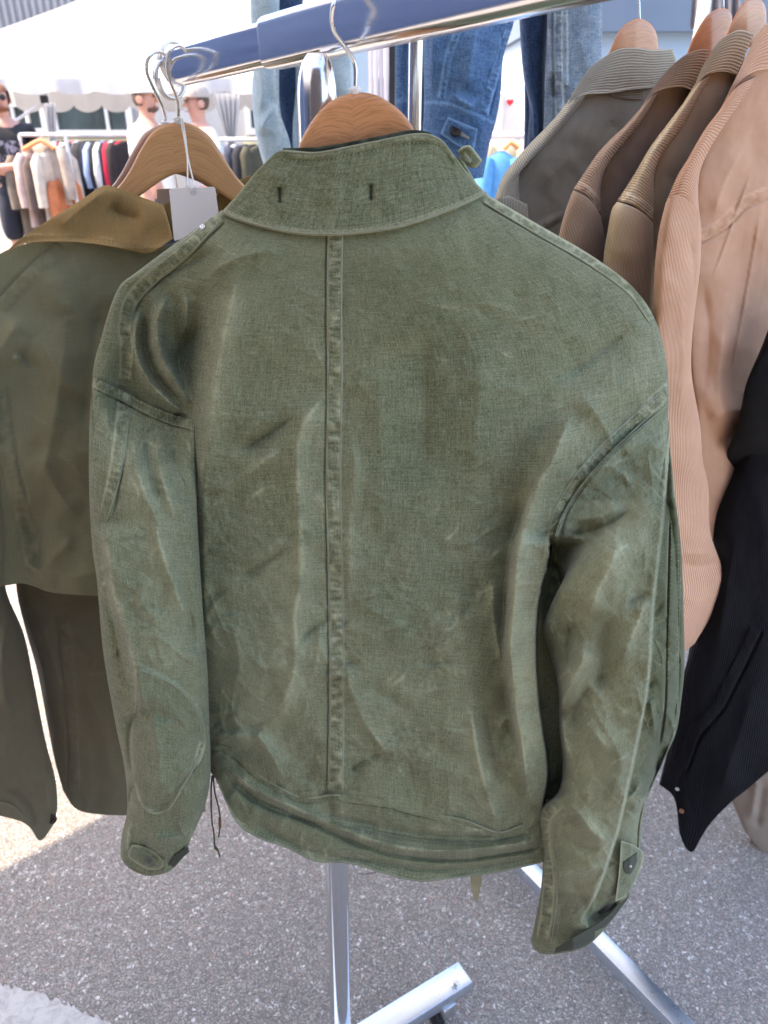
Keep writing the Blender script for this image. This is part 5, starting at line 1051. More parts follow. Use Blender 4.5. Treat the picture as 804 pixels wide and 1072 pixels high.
cloth('body', M_den, D2, [(412, -30), (428, -30)], [(413, 150), (429, 150)], [(412, -30), (413.5, 40), (413, 150)], [(428, -30), (429, 40), (429, 150)], 24, 70, YC(1.75), df=.03, exp=.4, crumple=DC, uv=(.1, .4), seed=95, folds=[('s', [(412, 104), (430, 105)], dict(a=4, side=1, L=10, wear=.8, taper=0))])
cloth('body', M_den_d, D2, [(428, -30), (446, -30)], [(428, 160), (446, 160)], [(428, -30), (428, 160)], [(446, -30), (446, 160)], 16, 50, YC(1.78), df=.02, exp=.4, crumple=DC, uv=(.1, .4), seed=96)
# dark one and the faded one
D3 = thing('denim_jacket', 'dark indigo denim jacket between the mid blue and the faded ones', 'jacket', (.3, 1.85, 1.2), 'denim jackets on the rear rail')
cloth('sleeve', M_den_d, D3, [(542, -30), (560, -32), (577, -30)], [(551, 160), (562, 165), (575, 150)], [(542, -30), (543.5, 16), (546, 60), (549, 86), (554, 111), (551, 160)], [(577, -30), (575, 10), (572, 60), (570.6, 99.5), (572, 129), (575, 150)], 44, 110, YC(1.72), df=.045, exp=.42, crumple=DC, uv=(.14, .5), seed=97, folds=[('m', [(547, 10), (549, 60), (553, 90), (559, 115), (560, 145)], dict(w=2, a=1.5, pk=1, wear=.9, taper=.02))])
cloth('body', M_den_d, D3, [(549, 86), (556, 88)], [(548, 165), (562, 170)], [(549, 86), (549, 120), (548, 165)], [(556, 88), (560, 120), (562, 170)], 14, 40, YC(1.80), df=.02, exp=.4, uv=(.1, .3))
D4 = thing('denim_jacket', 'faded grey blue denim jacket with frayed seam, nearest the wall panel', 'jacket', (.45, 1.8, 1.2), 'denim jackets on the rear rail')
cloth('body', M_den_f, D4, [(574, -30), (600, -32), (631, -30)], [(568, 160), (600, 165), (632, 150)], [(574, -30), (572, 60), (570, 110), (568, 160)], [(631, -30), (630, 40), (632, 150)], 90, 160, YC(1.66), df=.05, exp=.3, crumple=DC, uv=(.22, .45), seed=98, folds=[('m', [(585, -10), (584.5, 40), (585, 80), (586, 130)], dict(w=4, a=2.5, pk=2, per=5, wear=.9, groove=1, g=3, taper=.01)), ('r', [(580, 74), (579, 90), (582, 107)], dict(a=-6, w=3, wear=.9)), ('r', [(573, 20), (576, 60), (573, 100)], dict(a=3, w=5, wear=.5)), ('m', [(591, -10), (592, 40), (592, 90)], dict(w=2, a=1.5, pk=1, per=5, wear=.6, taper=.01))])
# ================================================================== BACKGROUND: marquee, building, people, far racks
M_tentw = NT('marquee_cloth')
_d = M_tentw.n('ShaderNodeBsdfTranslucent', {'Color': (.8, .8, .8, 1)}); _e = M_tentw.n('ShaderNodeBsdfDiffuse', {'Color': (.5, .5, .52, 1)}); _m = M_tentw.n('ShaderNodeMixShader', {0: .22, 1: _e.outputs[0], 2: _d.outputs[0]})
M_tentw.l(_m.outputs[0], M_tentw.t.nodes['Material Output'].inputs[0]); M_tw = M_tentw.m
def xat(px, py, Y): return float(PY(px, py, Y)[0])
def zat(py, Y): return float(PY(402, py, Y)[2])
YF, YBK = 8.2, 12.2; zE, zV = zat(83, YF), zat(97, YF); xl, xr = xat(-165, 85, YF), xat(556, 85, YF); zR = 2.72; YR = 10.2
rl, rr_ = xat(100, 0, YR), xr - 1.9
tent = thing('marquee', 'white open market marquee with scalloped valance across the yard', 'tent', (xl, YF, 0))
def roofz(x, y): return 0
me_v = []; me_f = []
mt = MB(); nx = 40
def sag(a, b, n, s):
    a, b = Vector(a), Vector(b); return [a + (b - a) * (i / n) - Vector((0, 0, s * math.sin(math.pi * i / n))) for i in range(n + 1)]
def quadpatch(mb, A, B, C, D, n=16, mm=10, s=.07):
    """A-B ridge edge, D-C eave edge, slack in the middle"""
    A, B, C, D = map(Vector, (A, B, C, D)); v = []
    for j in range(mm + 1):
        for i in range(n + 1):
            u, w = i / n, j / mm; p = (A * (1 - u) + B * u) * (1 - w) + (D * (1 - u) + C * u) * w
            v.append(p - Vector((0, 0, s * math.sin(math.pi * w) * (1 - .5 * math.sin(math.pi * u * 4) ** 2))))
    mb.add(v, [(j * (n + 1) + i, j * (n + 1) + i + 1, (j + 1) * (n + 1) + i + 1, (j + 1) * (n + 1) + i) for j in range(mm) for i in range(n)])
quadpatch(mt, (rl, YR, zR), (rr_, YR, zR), (xr, YF, zE), (xl, YF, zE)); quadpatch(mt, (rl, YR, zR), (rr_, YR, zR), (xr, YBK, zE), (xl, YBK, zE))
quadpatch(mt, (rl, YR, zR), (rl + .001, YR, zR), (xl, YBK, zE), (xl, YF, zE), s=.03); quadpatch(mt, (rr_, YR, zR), (rr_ + .001, YR, zR), (xr, YBK, zE), (xr, YF, zE), s=.03)
mt.build('roof', M_tw, tent, smooth=True, angle=25)
def valance(y, zt, zb, x0, x1, period, amp):
    n = int((x1 - x0) / .02); top = [Vector((x0 + (x1 - x0) * i / n, y + .012 * math.sin(i * .35), zt)) for i in range(n + 1)]
    bot = [Vector((p.x, p.y - .015 - .02 * math.sin(p.x * 9), zb + amp * (1 - abs(math.sin(math.pi * (p.x - x0) / period)) ** .6))) for p in top]
    return MB().add(top + bot, [(i, i + 1, n + 2 + i, n + 1 + i) for i in range(n)]).build('valance', M_tw, tent, smooth=True)
valance(YF - .02, zE + .01, zat(99, YF), xl, xr, .40, .045); valance(YBK - .3, zE, zE - .26, xl, xr, .40, .09)
for x in (xl, xr): MB().add([(x, YF, zE), (x, YBK, zE), (x, YBK, zE - .17), (x, YF, zE - .17)], [(0, 1, 2, 3)]).build('valance', M_tw, tent)
for px in (50, 236):
    x = xat(px, 110, YF + .1); MB().box((x, YF + .1, zE / 2), (.05, .05, zE)).build('leg', M_white_metal, tent, bevel=.005)
    b_ = MB().box((x, YF + .04, zat(104, YF)), (.07, .05, .07)).build('leg_joint', M_dark, tent, bevel=.01)
for x, y in ((xl + .05, YF + .1), (xr - .05, YF + .1), (xl + .05, YBK - .1), (xr - .05, YBK - .1), (xat(50, 110, YBK), YBK - .1), (xat(236, 110, YBK), YBK - .1)):
    MB().box((x, y, zE / 2), (.05, .05, zE)).build('leg', M_white_metal, tent, bevel=.005)
MB().tube([(xat(50, 104, YF + .1), YF + .1, zat(104, YF)), (xat(14, 128, YF + .1), YF + .1, zat(128, YF))], .014, 8).build('brace', M_white_metal, tent, smooth=True)
def curtain(name, pxs, y0, y1, px1s, Y, mat, parent, folds=5, dep=.05):
    n = 30; v = []
    for j in range(9):
        w = j / 8
        for i in range(n + 1):
            u = i / n; px = (pxs[0] * (1 - u) + pxs[1] * u) * (1 - w) + (px1s[0] * (1 - u) + px1s[1] * u) * w
            p = PV(px, y0 * (1 - w) + y1 * w, Y); p.y += dep * math.sin(u * folds * 2 * math.pi) * (.5 + .5 * w); v.append(p)
    return MB().add(v, [(j * (n + 1) + i, j * (n + 1) + i + 1, (j + 1) * (n + 1) + i + 1, (j + 1) * (n + 1) + i) for j in range(8) for i in range(n)]).build(name, mat, parent, smooth=True)
curtain('tied_curtain', (222, 252), 98, 152, (239, 246), YF - .03, M_tw, tent); curtain('tied_curtain', (46, 58), 108, 152, (52, 60), YF - .03, M_tw, tent, 3)

# building with corrugated upper wall and window band
M_clad = NT('corrugated_cladding'); _c = M_clad.n('ShaderNodeTexCoord').outputs['Object']; M_clad.set(Base_Color=M_clad.mix(M_clad.noise(_c, 1.5, 4), (.20, .20, .215), (.27, .27, .285)), Roughness=.5)
M_wall = plain('pale_render', (.42, .41, .40), .85, var=.08, scale=3); M_frame = plain('white_window_frame', (.62, .60, .58), .5, var=.04)
M_glass = plain('dark_window_glass', (.06, .075, .07), .06, var=.5, scale=1.2); M_yel = plain('cream_panel', (.62, .58, .36), .6, var=.05, scale=2)
BY = 13.6; bx0, bx1 = -13, 3.4; zc = zat(32, BY)
bld = thing('building', 'long low building with grey corrugated upper wall behind the marquee', 'building', (-5, BY, 0))
MB().box(((bx0 + bx1) / 2, BY + 2, zc / 2), (bx1 - bx0, 4, zc)).build('wall', M_wall, bld)
n = int((bx1 - bx0) / .11); pr = []
for i in range(n):
    x = bx0 + .11 * i; pr += [(x, 0), (x + .025, -.035), (x + .065, -.035), (x + .09, 0)]
cb = MB(); top = [(x, BY - .03 + y, 5.0) for x, y in pr]; botm = [(x, BY - .03 + y, zc - .05) for x, y in pr]
cb.add(top + botm, [(i, i + 1, len(pr) + i + 1, len(pr) + i) for i in range(len(pr) - 1)]); cb.add([(bx0, BY, 5.0), (bx1, BY, 5.0), (bx1, BY + 4, 5.2), (bx0, BY + 4, 5.2)], [(0, 1, 2, 3)]); cb.build('cladding', M_clad.m, bld)
for (p0_, p1_, t0_, t1_) in ((-60, 42, 112, 134), (58, 131, 107, 136), (262, 340, 108, 134)):
    xa, xb, zt, zb = xat(p0_, t0_, BY), xat(p1_, t0_, BY), zat(t0_, BY), zat(t1_, BY); w_, h_ = xb - xa, zt - zb
    f = MB()
    for c0, d0 in (((xa + w_ / 2, BY - .04, zt + .05), (w_ + .2, .08, .1)), ((xa + w_ / 2, BY - .04, zb - .05), (w_ + .2, .08, .1)), ((xa - .05, BY - .04, zb + h_ / 2), (.1, .08, h_)), ((xb + .05, BY - .04, zb + h_ / 2), (.1, .08, h_)), ((xa + w_ * .72, BY - .035, zb + h_ / 2), (.05, .06, h_))): f.box(c0, d0)
    fo = f.build('window', M_frame, bld)
    MB().box((xa + w_ / 2, BY - .012, zb + h_ / 2), (w_, .02, h_)).build('pane', M_glass, fo)
    MB().box((xa + w_ / 2, BY - .02, zb - .28), (w_ + .3, .04, .3)).build('panel', M_yel, bld)

# pale blue cabin on the right
M_cab = plain('pale_blue_panel', (.34, .46, .58), .45, var=.03, scale=2); M_cab2 = plain('blue_grey_fascia', (.125, .175, .25), .45, var=.05, scale=2); M_cabf = plain('lavender_frame', (.40, .39, .46), .4, var=.04)
CY = 5.0; cx0, cx1, cxm = xat(366, 60, CY), 4.2, xat(556, 60, CY)
cab = thing('cabin', 'pale blue cabin wall with darker fascia band behind the jackets', 'cabin', (1.5, CY, 0)); zf = zat(34, CY)
MB().box(((cxm + cx1) / 2, CY + .8, zf / 2), (cx1 - cxm, 1.6, zf)).build('wall', M_cab, cab)
MB().box(((cxm + cx1) / 2, CY + .78, zf + .45), (cx1 - cxm + .06, 1.7, .9)).build('fascia', M_cab2, cab)
door = thing('window_shutter', 'pale blue panel with lavender frame bars seen between the rail and the hanger', 'panel', (cx0, 4.2, 0))
DYp = 4.2; a_, b_, c2, d_ = (xat(v, 90, DYp) for v in (366, 386, 407, 414)); zt_, zb_ = zat(10, DYp), 0.0
MB().box(((a_ + b_) / 2, DYp + .02, zt_ / 2), (b_ - a_, .04, zt_)).build('panel', M_cab, door)
fr_ = MB(); wd = (c2 - b_) / 4
for i in range(4): fr_.box((b_ + wd * (i + .5), DYp + .01 - .012 * (i % 2), zt_ / 2), (wd * .92, .05, zt_))
fr_.build('frame', M_cabf, door, bevel=.004)
MB().box(((c2 + d_) / 2, DYp + .03, zt_ / 2), (d_ - c2, .03, zt_)).build('edge_strip', M_dark, door)  # dark strip stands in for the shaded gap beside the frame
cu = curtain('grey_curtain', (728, 776), -40, 30, (722, 776), 4.4, plain('grey_tarpaulin', (.22, .22, .25), .6), None, 5, .03)
tag(cu, 'grey pleated curtain in front of the cabin fascia, top right', 'curtain')

# ---- people
def skinmesh(verts, edges, rad, sub=2):
    me = bpy.data.meshes.new('sk'); me.from_pydata(verts, edges, []); o = bpy.data.objects.new('sk', me); COL.objects.link(o)
    md = o.modifiers.new('skin', 'SKIN'); md.use_smooth_shade = True
    for i, r in enumerate(rad):
        r = r if isinstance(r, tuple) else (r, r); me.skin_vertices[0].data[i].radius = r
    me.skin_vertices[0].data[0].use_root = True
    s = o.modifiers.new('sub', 'SUBSURF'); s.levels = sub; s.render_levels = sub
    dg = bpy.context.evaluated_depsgraph_get(); out = bpy.data.meshes.new_from_object(o.evaluated_get(dg))
    bpy.data.objects.remove(o); out.polygons.foreach_set('use_smooth', np.ones(len(out.polygons), bool)); return out
M_skin = plain('skin', (.52, .27, .20), .55, var=.1, scale=25); M_hair = plain('dark_hair', (.085, .055, .04), .8); M_hair_r = plain('reddish_hair', (.20, .085, .035), .7)
def chain(pts, V, E, Rr, root=None):
    prev = root
    for p, r in pts:
        V.append(p); Rr.append(r); i = len(V) - 1
        if prev is not None: E.append((prev, i))
        prev = i
    return prev
def person(label, X, Y, yaw, H, arms, shirt, legs, cap=None, hair=M_hair, glasses=False, beard=None, print_=None, tee='tee', stout=1.0, shoes=M_dark):
    k = H / 1.75; t = thing('person', label, 'person', (X, Y, 0)); t.rotation_euler = (0, 0, 0)
    c, s = math.cos(yaw), math.sin(yaw)
    def W(p): return (X + (p[0] * c - p[1] * s) * k, Y + (p[0] * s + p[1] * c) * k, p[2] * k)     # local: faces -Y
    q = stout
    V, E, Rr = [], [], []
    sp = [((0, .01, .95), (.15 * q, .11 * q)), ((0, .01, 1.10), (.135 * q, .105 * q)), ((0, .0, 1.27), (.155 * q, .11 * q)), ((0, .01, 1.41), (.12 * q, .085)), ((0, .0, 1.50), .055), ((0, -.012, 1.56), (.062, .07)), ((0, -.015, 1.64), (.075, .092)), ((0, -.01, 1.71), (.066, .08)), ((0, 0, 1.745), (.03, .04))]
    chain([(W(p), tuple(v * k for v in (r if isinstance(r, tuple) else (r, r)))) for p, r in sp], V, E, Rr)
    hands = []
    for sd in (-1, 1):
        pts = [((sd * .16 * q, .01, 1.40), .062)] + [((x, y, z), r) for (x, y, z, r) in arms[0 if sd < 0 else 1]]
        e = chain([(W(p), r * k) for p, r in pts], V, E, Rr, root=3)
        l, w2 = pts[-1][0], pts[-2][0]; d = Vector(l) - Vector(w2); d.normalize(); sdv = d.cross(Vector((0, 0, 1))).normalized() if abs(d.z) < .9 else Vector((0, 1, 0)); nn = d.cross(sdv)
        for fi in range(4):
            o_ = sdv * (.024 * (fi - 1.5) / 1.5); L = (.075, .088, .082, .066)[fi]
            chain([(W(tuple(Vector(l) + o_ + d * .03)), .0095 * k), (W(tuple(Vector(l) + o_ * 1.1 + d * (.03 + L * .5) - nn * .004)), .0085 * k), (W(tuple(Vector(l) + o_ * 1.1 + d * (.03 + L) - nn * .018)), .007 * k)], V, E, Rr, root=e)
        chain([(W(tuple(Vector(l) + sdv * .04 + d * .005)), .011 * k), (W(tuple(Vector(l) + sdv * .055 + d * .04)), .009 * k)], V, E, Rr, root=e)
        lg = [((sd * .09, .0, .88), (.09 * q, .09 * q)), ((sd * .10, -.01, .50), .058), ((sd * .105, .02, .30), .056), ((sd * .105, .03, .09), .038), ((sd * .11, -.06, .045), (.04, .035)), ((sd * .115, -.15, .03), (.042, .025))]
        chain([(W(p), tuple(v * k for v in (r if isinstance(r, tuple) else (r, r)))) for p, r in lg], V, E, Rr, root=0)
    body_me = skinmesh(V, E, Rr, 2); bd = link('body', body_me, M_skin, t)
    # clothes follow the same bones, a little larger
    V, E, Rr = [], [], []
    chain([(W(p), tuple(v * k for v in r)) for p, r in [((0, .01, .86), (.175 * q, .135 * q)), ((0, .01, .98), (.17 * q, .13 * q)), ((0, .01, 1.10), (.155 * q, .122 * q)), ((0, .0, 1.27), (.17 * q, .125 * q)), ((0, .01, 1.41), (.135 * q, .10)), ((0, .01, 1.47), (.075, .07))]], V, E, Rr)
    for sd in (-1, 1):
        a_ = arms[0 if sd < 0 else 1]; sh_ = (sd * .16 * q, .01, 1.40); el = a_[0]; f_ = .72 if tee == 'tee' else 1.0
        mid = tuple(sh_[i] + (el[i] - sh_[i]) * f_ for i in range(3))
        chain([(W(sh_), .078 * k), (W(tuple((sh_[i] + mid[i]) / 2 for i in range(3))), .075 * k), (W(mid), .074 * k)], V, E, Rr, root=4)
    link('shirt', skinmesh(V, E, Rr, 2), shirt, t)
    V, E, Rr = [], [], []
    chain([(W((0, .01, 1.0)), (.16 * q * k, .125 * q * k)), (W((0, .01, .90)), (.165 * q * k, .13 * q * k))], V, E, Rr)
    zl = .45 if legs[0] == 'shorts' else .10
    for sd in (-1, 1): chain([(W((sd * .095, .0, .80)), .105 * q * k), (W((sd * .11, -.005, .62)), .10 * q * k), (W((sd * .115, .0, zl)), .092 * k if zl > .2 else .07 * k)], V, E, Rr, root=1)
    link(legs[0], skinmesh(V, E, Rr, 2), legs[1], t)
    # head: nose, ears, eyes, hair or cap
    hm = MB()
    hm.lathe(W((0, -.105, 1.63)), (-s * -1 * 0 + s, -c, -.5), [(.018 * k, -.02), (.016 * k, 0), (.006 * k, .022 * k)], 10)
    hm.build('nose', M_skin, bd, smooth=True, angle=80)
    for sd in (-1, 1):
        e_ = MB(); e_.lathe(W((sd * .076, .005, 1.635)), (c * sd, s * sd, 0), [(.012 * k, 0), (.026 * k, .006), (.030 * k, .014), (.02 * k, .016)], 14); e_.build('ear', M_skin, bd, smooth=True, angle=80)
        e_ = MB(); e_.lathe(W((sd * .032, -.098, 1.66)), (s, -c, 0), [(.008 * k, -.008), (.007 * k, .002), (.003 * k, .004)], 12); e_.build('eye', M_hair, bd, smooth=True, angle=80)
    mo = MB(); mo.box(W((0, -.096, 1.583)), (.05 * k, .02 * k, .010 * k), yaw); mo.build('mouth', plain('lips', (.36, .13, .11), .5), bd, bevel=.003)
    hv, hf = [], []
    nh, nv = 24, 10
    zmin = -.35 if not cap else -.1
    def dome(rx, ry, rz, cz, low, mat, name, fcut=None):
        v, f = [], []
        for j in range(nv + 1):
            ph = math.pi / 2 - (math.pi / 2 - low) * j / nv
            for i in range(nh):
                th = 2 * math.pi * i / nh; zz = rz * math.sin(ph); cr = math.cos(ph)
                y_ = ry * cr * math.sin(th); x_ = rx * cr * math.cos(th)
                v.append(W((x_, y_ - .006, cz + zz)))
        f = [(j * nh + i, j * nh + (i + 1) % nh, (j + 1) * nh + (i + 1) % nh, (j + 1) * nh + i) for j in range(nv) for i in range(nh)
             if fcut is None or not (math.sin(2 * math.pi * (i + .5) / nh) < -.05 and rz * math.sin(math.pi / 2 - (math.pi / 2 - low) * (j + .5) / nv) < fcut)]
        return MB().add(v, f).build(name, mat, t, smooth=True, angle=80)
    dome(.088, .108, .105, 1.665, -.75, hair, 'hair', fcut=.045)
    if cap is not None:
        cp_ = dome(.094, .115, .112, 1.69, -.06, cap, 'cap')
        br = MB(); pts = [W((.075 * math.cos(a), -.10 - .085 * math.sin(a), 1.685 - .012 * math.sin(a))) for a in np.linspace(0, math.pi, 16)]
        br.prism(pts, (0, 0, .008)); br.build('cap_brim', cap, cp_)
    if glasses:
        gm = MB()
        for sd in (-1, 1): gm.lathe(W((sd * .036, -.108, 1.655)), (s, -c, .05), [(.017 * k, -.004), (.025 * k, 0), (.025 * k, .006), (.017 * k, .008)], 16)
        gm.box(W((0, -.112, 1.66)), (.03 * k, .008, .008), yaw)
        for sd in (-1, 1): gm.box(W((sd * .075, -.05, 1.662)), (.006, .11 * k, .01), yaw)
        gm.build('sunglasses', M_dark, t, smooth=True, angle=40)
    if beard is not None:
        v, f = [], []
        for j in range(7):
            ph = -1.35 + .95 * j / 6
            for i in range(15):
                th = math.pi * 1.5 + math.pi * .78 * (i / 14 - .5)
                v.append(W((.083 * math.cos(ph) * math.cos(th), .108 * math.cos(ph) * math.sin(th) - .012, 1.605 + .075 * math.sin(ph))))
        f = [(j * 15 + i, j * 15 + i + 1, (j + 1) * 15 + i + 1, (j + 1) * 15 + i) for j in range(6) for i in range(14)]
        MB().add(v, f).build('beard', beard, t, smooth=True)
    if print_ is not None:
        v = []
        for j in range(9):
            for i in range(9):
                x_ = (-.13 + .26 * i / 8); z_ = 1.02 + .30 * j / 8
                v.append(W((x_, -.132 * q - .012 + .35 * x_ * x_, z_)))
        MB().add(v, [(j * 9 + i, j * 9 + i + 1, (j + 1) * 9 + i + 1, (j + 1) * 9 + i) for j in range(8) for i in range(8)]).build('shirt_print', print_, t, smooth=True)
    return t
M_tee_b = plain('black_tee', (.018, .018, .022), .9); M_tee_w = plain('white_tee', (.76, .76, .76), .9, var=.04); M_tee_g = plain('pale_grey_tee', (.50, .51, .53), .9, var=.05)
M_navy = plain('navy_cotton', (.018, .022, .038), .9); M_jean = plain('grey_jean', (.12, .13, .15), .9, var=.3)
def m_print():
    t = NT('grey_shirt_print'); c = t.n('ShaderNodeTexCoord').outputs['Object']; n = t.noise(c, 14, 4, .7, 1.5)
    t.set(Base_Color=t.mix(t.ramp(n, .47, .55), (.018, .018, .022), (.30, .30, .36)), Roughness=.9); return t.m
crossed = ([(-.27, -.02, 1.12, .052), (-.10, -.24, 1.10, .043), (.06, -.26, 1.12, .035), (.13, -.24, 1.14, .034)], [(.27, -.02, 1.12, .052), (.10, -.22, 1.09, .043), (-.04, -.22, 1.07, .034), (-.11, -.21, 1.08, .034)])
relaxed = ([(-.25, .03, 1.12, .045), (-.25, -.05, .90, .034), (-.25, -.08, .83, .03)], [(.25, .03, 1.12, .045), (.25, -.05, .90, .034), (.25, -.08, .83, .03)])
akimbo = ([(-.25, .03, 1.12, .045), (-.25, -.05, .90, .034), (-.25, -.08, .83, .03)], [(.36, .06, 1.16, .05), (.22, -.04, .99, .038), (.16, -.07, .97, .03)])
person('man in black printed tee and sunglasses with arms crossed, left edge', xat(1, 110, 7.5), 7.5, R(18), 1.74, crossed, M_tee_b, ('shorts', M_navy), None, M_hair_r, True, M_hair_r, m_print(), stout=1.12)
person('man in white tee and white cap, bearded, seen in profile', xat(152, 110, 6.8), 6.8, R(82), 1.73, relaxed, M_tee_w, ('trousers', M_navy), plain('white_cap', (.74, .75, .70), .8, var=.05), M_hair, False, M_hair, stout=1.15)
person('man in pale grey tee and beige cap with elbow out', xat(207, 112, 6.9), 6.9, R(-62), 1.70, akimbo, M_tee_g, ('trousers', M_jean), plain('beige_cap', (.42, .36, .32), .8), M_hair, False, None, stout=1.2)

# ---- far racks and their clothes
def far_garment(name, label, cat, X, Y, z, L, wid, th, yaw, mat, group, sl=.3, hm=None):
    """garment on a hanger: flat tapered body, two hanging sleeves, neck"""
    c, s = math.cos(yaw), math.sin(yaw)
    def W(p): return (X + p[0] * c - p[1] * s, Y + p[0] * s + p[1] * c, z + p[2])
    ph = random.uniform(0, 6)
    mb = MB(); rows = []; n = 20
    for j, (f_, w_, d_) in enumerate(((0, .16, .35), (.04, .62, .6), (.10, .98, .9), (.25, .96, 1), (.5, .93, 1.05), (.75, .96, 1.15), (1, 1.0, 1.2))):
        for i in range(n):
            a = 2 * math.pi * i / n; r_ = 1 + .12 * math.sin(5 * a + ph + f_ * 2) * f_
            rows.append(W((wid / 2 * w_ * math.cos(a), th / 2 * d_ * math.sin(a) * r_, -f_ * L)))
    mb.add(rows, [(j * n + i, j * n + (i + 1) % n, (j + 1) * n + (i + 1) % n, (j + 1) * n + i) for j in range(6) for i in range(n)] + [tuple(range(n))[::-1], tuple(6 * n + i for i in range(n))])
    for sd in (-1, 1):
        mb.tube([W((sd * wid * .40, 0, -.03)), W((sd * wid * .50, -.01, -.09)), W((sd * wid * (.54 + .02 * math.sin(ph)), -.015, -.09 - sl * .6)), W((sd * wid * .54, -.02, -.09 - sl))], .05, 10, [.7, 1.0, 1.0, .95])
    o = tag(mb.build(name, mat, None, smooth=True, angle=60), label, cat, group)
    return o
def frack(label, p, q, z, Y=None):
    t = thing('clothes_rack', label, 'clothes rack', (p[0], p[1], 0))
    MB().tube([(p[0], p[1], z), (q[0], q[1], z)], .016, 10).build('rail', M_white_metal, t, smooth=True)
    for e in (p, q): MB().tube([(e[0], e[1], z), (e[0], e[1], 0.03)], .016, 10).build('post', M_white_metal, t, smooth=True); 
    for e in (p, q): MB().box((e[0], e[1], .03), (.04, .5, .03)).build('base_bar', M_white_metal, t)
    return t
RYY = 7.9; zr = zat(141, RYY)
frack('white rail full of dark and coloured shirts under the marquee', (xat(24, 141, RYY), RYY), (xat(136, 141, RYY), RYY), zr)
GC = [('grey', (.20, .20, .22)), ('pale lilac', (.42, .38, .44)), ('black', (.015, .015, .02)), ('dark navy', (.02, .028, .05)), ('pale teal', (.40, .56, .56)), ('wine red', (.33, .03, .06)), ('white', (.68, .66, .65)), ('charcoal', (.035, .036, .045)), ('black', (.014, .014, .018)), ('dark grey', (.05, .05, .06)), ('black', (.016, .016, .02)), ('deep navy', (.018, .022, .045)), ('light blue', (.28, .38, .60)), ('black', (.015, .015, .018)), ('off white', (.60, .60, .62)), ('black', (.014, .014, .016)), ('bright red', (.55, .02, .06)), ('brown black', (.03, .02, .02))]
near = ['beside the tent pole', 'second from the tent pole', 'next to the pale lilac shirt', 'just left of the pale teal shirt', 'between two dark shirts', 'left of the white one', 'with red trim neighbour on the far rail', 'right of the white shirt', 'second right of the white shirt', 'midway along the far rail', 'third left of the light blue shirt', 'left of the light blue shirt', 'alone among black ones on the far rail', 'right of the light blue shirt', 'between two black ones', 'left of the bright red shirt', 'near the right end of the far rail', 'at the right end of the far rail by the bearded man']
mcache = {}
for i, (cn, col) in enumerate(GC):
    px = 55 + i * 4.55; x = xat(px, 145, RYY)
    if cn not in mcache: mcache[cn] = plain(cn.replace(' ', '_') + '_jersey', col, .9, var=.2, scale=8)
    far_garment('hanging_shirt', f'{cn} shirt {near[i]}', 'shirt', x, RYY + .02, zr - .05, random.uniform(.62, .8) + (.1 if i % 4 == 0 else 0), .50, .055, R(90 - 28) + random.uniform(-.08, .08), mcache[cn], 'shirts on the rail under the marquee', .3)
LG = [('beige linen garment facing out below an orange hanger', (46, 150), .50, (.40, .33, .28), -.2, 7.35, .34), ('brown grey long garment at the left end beside the printed tee', (30, 160), .85, (.16, .13, .10), .9, 7.45, .40), ('pale pink sleeved garment behind the beige linen one', (38, 158), .62, (.50, .36, .33), .95, 7.40, .38), ('dark brown garment between the pink and the orange ones', (47, 162), .72, (.10, .07, .06), 1.0, 7.38, .40), ('cream garment left of the bright orange one', (54, 158), .58, (.58, .50, .42), 1.0, 7.36, .36), ('bright orange garment low on the near end of the far rail', (64, 186), .50, (.46, .15, .06), 1.1, 7.34, .26)]
for i, (lb, (px, py), L, col, yw, Y_, wd) in enumerate(LG):
    far_garment('hanging_garment', lb, 'garment', xat(px, py, Y_), Y_, zat(py, Y_), L, wd, .06, yw, plain('garment_cloth', col, .9, var=.25, scale=9), 'mixed garments left of the far rail', .36)
hg = thing('wooden_hanger', 'small orange wooden hanger above the beige linen garment', 'hanger', (xat(42, 150, 7.3), 7.3, 1.3))
MB().tube([PV(24, 157, 7.3), PV(34, 151, 7.3), PV(42, 147, 7.3), PV(49, 150, 7.3), PV(57, 156, 7.3)], .02, 8).build('hanger_body', M_wood_o, hg, smooth=True); MB().tube([PV(42, 147, 7.3), PV(42, 141, 7.3)], .006, 6).build('hook', M_wire, hg, smooth=True)
frack('white rail carrying the mixed garments at the far left', (xat(20, 140, 7.4), 7.4), (xat(68, 140, 7.4), 7.4), zat(141, 7.4))
# dark rail behind the cap wearers
zr2 = zat(146, 7.7); frack('far rail of blue grey clothes behind the man in the beige cap', (xat(196, 146, 7.7), 7.7), (xat(285, 146, 7.7), 7.7), zr2)
for i, (lb, col) in enumerate((('dusty blue jacket nearest the man in the beige cap', (.14, .17, .24)), ('grey lilac jacket second from the man in the beige cap', (.28, .28, .34)), ('slate jacket midway on the rail behind the beige cap', (.09, .10, .13)), ('pale grey jacket beside the tied curtain', (.38, .38, .42)), ('dark navy jacket right of the tied curtain', (.025, .03, .05)), ('black jacket at the right end near the pale denim', (.015, .015, .02)), ('dark olive jacket behind the pale denim', (.05, .048, .03)))):
    far_garment('hanging_jacket', lb, 'jacket', xat(222 + i * 8.5, 150, 7.7), 7.7, zr2 - .04, .85, .52, .09, R(60), plain('jacket_cloth', col, .9, var=.25, scale=9), 'jackets on the rail behind the beige cap', .55)
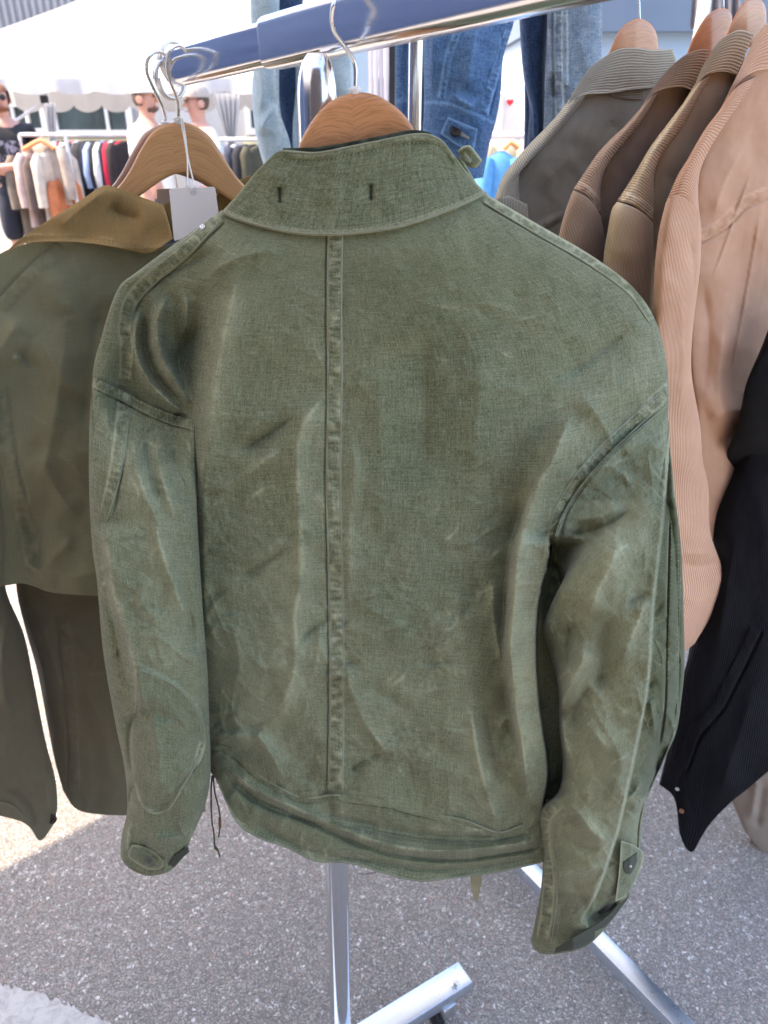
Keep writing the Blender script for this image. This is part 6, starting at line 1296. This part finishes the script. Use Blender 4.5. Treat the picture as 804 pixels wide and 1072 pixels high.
# ---- through the gap between the denim
YG = 4.0; frack('black wire rail with a few bright tops, seen between the denim', (xat(498, 142, YG), YG), (xat(556, 142, YG), YG), zat(142, YG))
ws = far_garment('hanging_shirt', 'white shirt with small red heart, seen between the denim jackets', 'shirt', xat(536, 95, YG + .3), YG + .3, zat(92, YG + .3), .42, .17, .05, .1, plain('white_jersey', (.66, .66, .68), .9, var=.04), 'tops seen between the denim', .2)
hp = [(16 * math.sin(a) ** 3, 13 * math.cos(a) - 5 * math.cos(2 * a) - 2 * math.cos(3 * a) - math.cos(4 * a)) for a in np.linspace(0, 2 * math.pi, 30, endpoint=False)]
ctr = PV(534, 107, YG + .26); MB().prism([ctr + Vector((x * .0011, 0, y * .0011)) for x, y in hp], (0, .004, 0)).build('heart', plain('red_print', (.6, .02, .04), .7), ws)
far_garment('hanging_shirt', 'bright blue top seen low in the gap between denim and grey corduroy', 'shirt', xat(525, 160, YG), YG, zat(158, YG), .55, .17, .06, .1, plain('bright_blue_jersey', (.10, .33, .68), .85, var=.1), 'tops seen between the denim', .25)
far_garment('hanging_shirt', 'peach orange top seen low beside the collar tab', 'shirt', xat(503, 172, YG), YG + .05, zat(170, YG), .5, .12, .06, .1, plain('peach_jersey', (.72, .30, .14), .85, var=.1), 'tops seen between the denim', .25)
far_garment('hanging_shirt', 'cream and yellow top behind the bright blue one', 'shirt', xat(533, 146, YG), YG + .12, zat(145, YG), .35, .20, .06, .1, plain('cream_jersey', (.66, .55, .36), .85, var=.3, scale=14), 'tops seen between the denim', .2)
h2 = thing('wooden_hanger', 'tiny orange hanger above the bright blue top', 'hanger', (xat(535, 152, YG), YG - .08, 1.3))
MB().tube([PV(527, 156, YG - .06), PV(535, 149, YG - .06), PV(543, 155, YG - .06)], .012, 8).build('hanger_body', M_wood_o, h2, smooth=True)
MB().tube([PV(535, 149, YG - .06), PV(535, 143, YG - .06)], .003, 6).build('hook', M_wire, h2, smooth=True)

# ---- unseen blocks added behind and left of the camera to shape the light
M_rear_block = plain('light_block_dark', (.085, .06, .05), .85, var=.3, scale=4)
w = MB().box((-6.5, -5.0, 3.4), (20, 1.0, 6.8)).build('rear_light_block', M_rear_block); w['kind'] = 'structure'  # added block that dims the light from the front
_t = NT('light_block_blue'); _c = _t.n('ShaderNodeTexCoord').outputs['Object']
_n = _t.noise(_t.mapping(_c, (1, 1.3, 5)), 1.2, 4, .6); _t.set(Base_Color=_t.mix(_t.ramp(_n, .35, .65), (.03, .04, .08), (.17, .215, .36)), Roughness=.6); M_side = _t.m
w = MB().box((-8.6, -.5, 3.2), (.6, 12, 6.4)).build('left_light_block', M_side); w['kind'] = 'structure'  # added block: cuts light from the left and mirrors blue in the rail
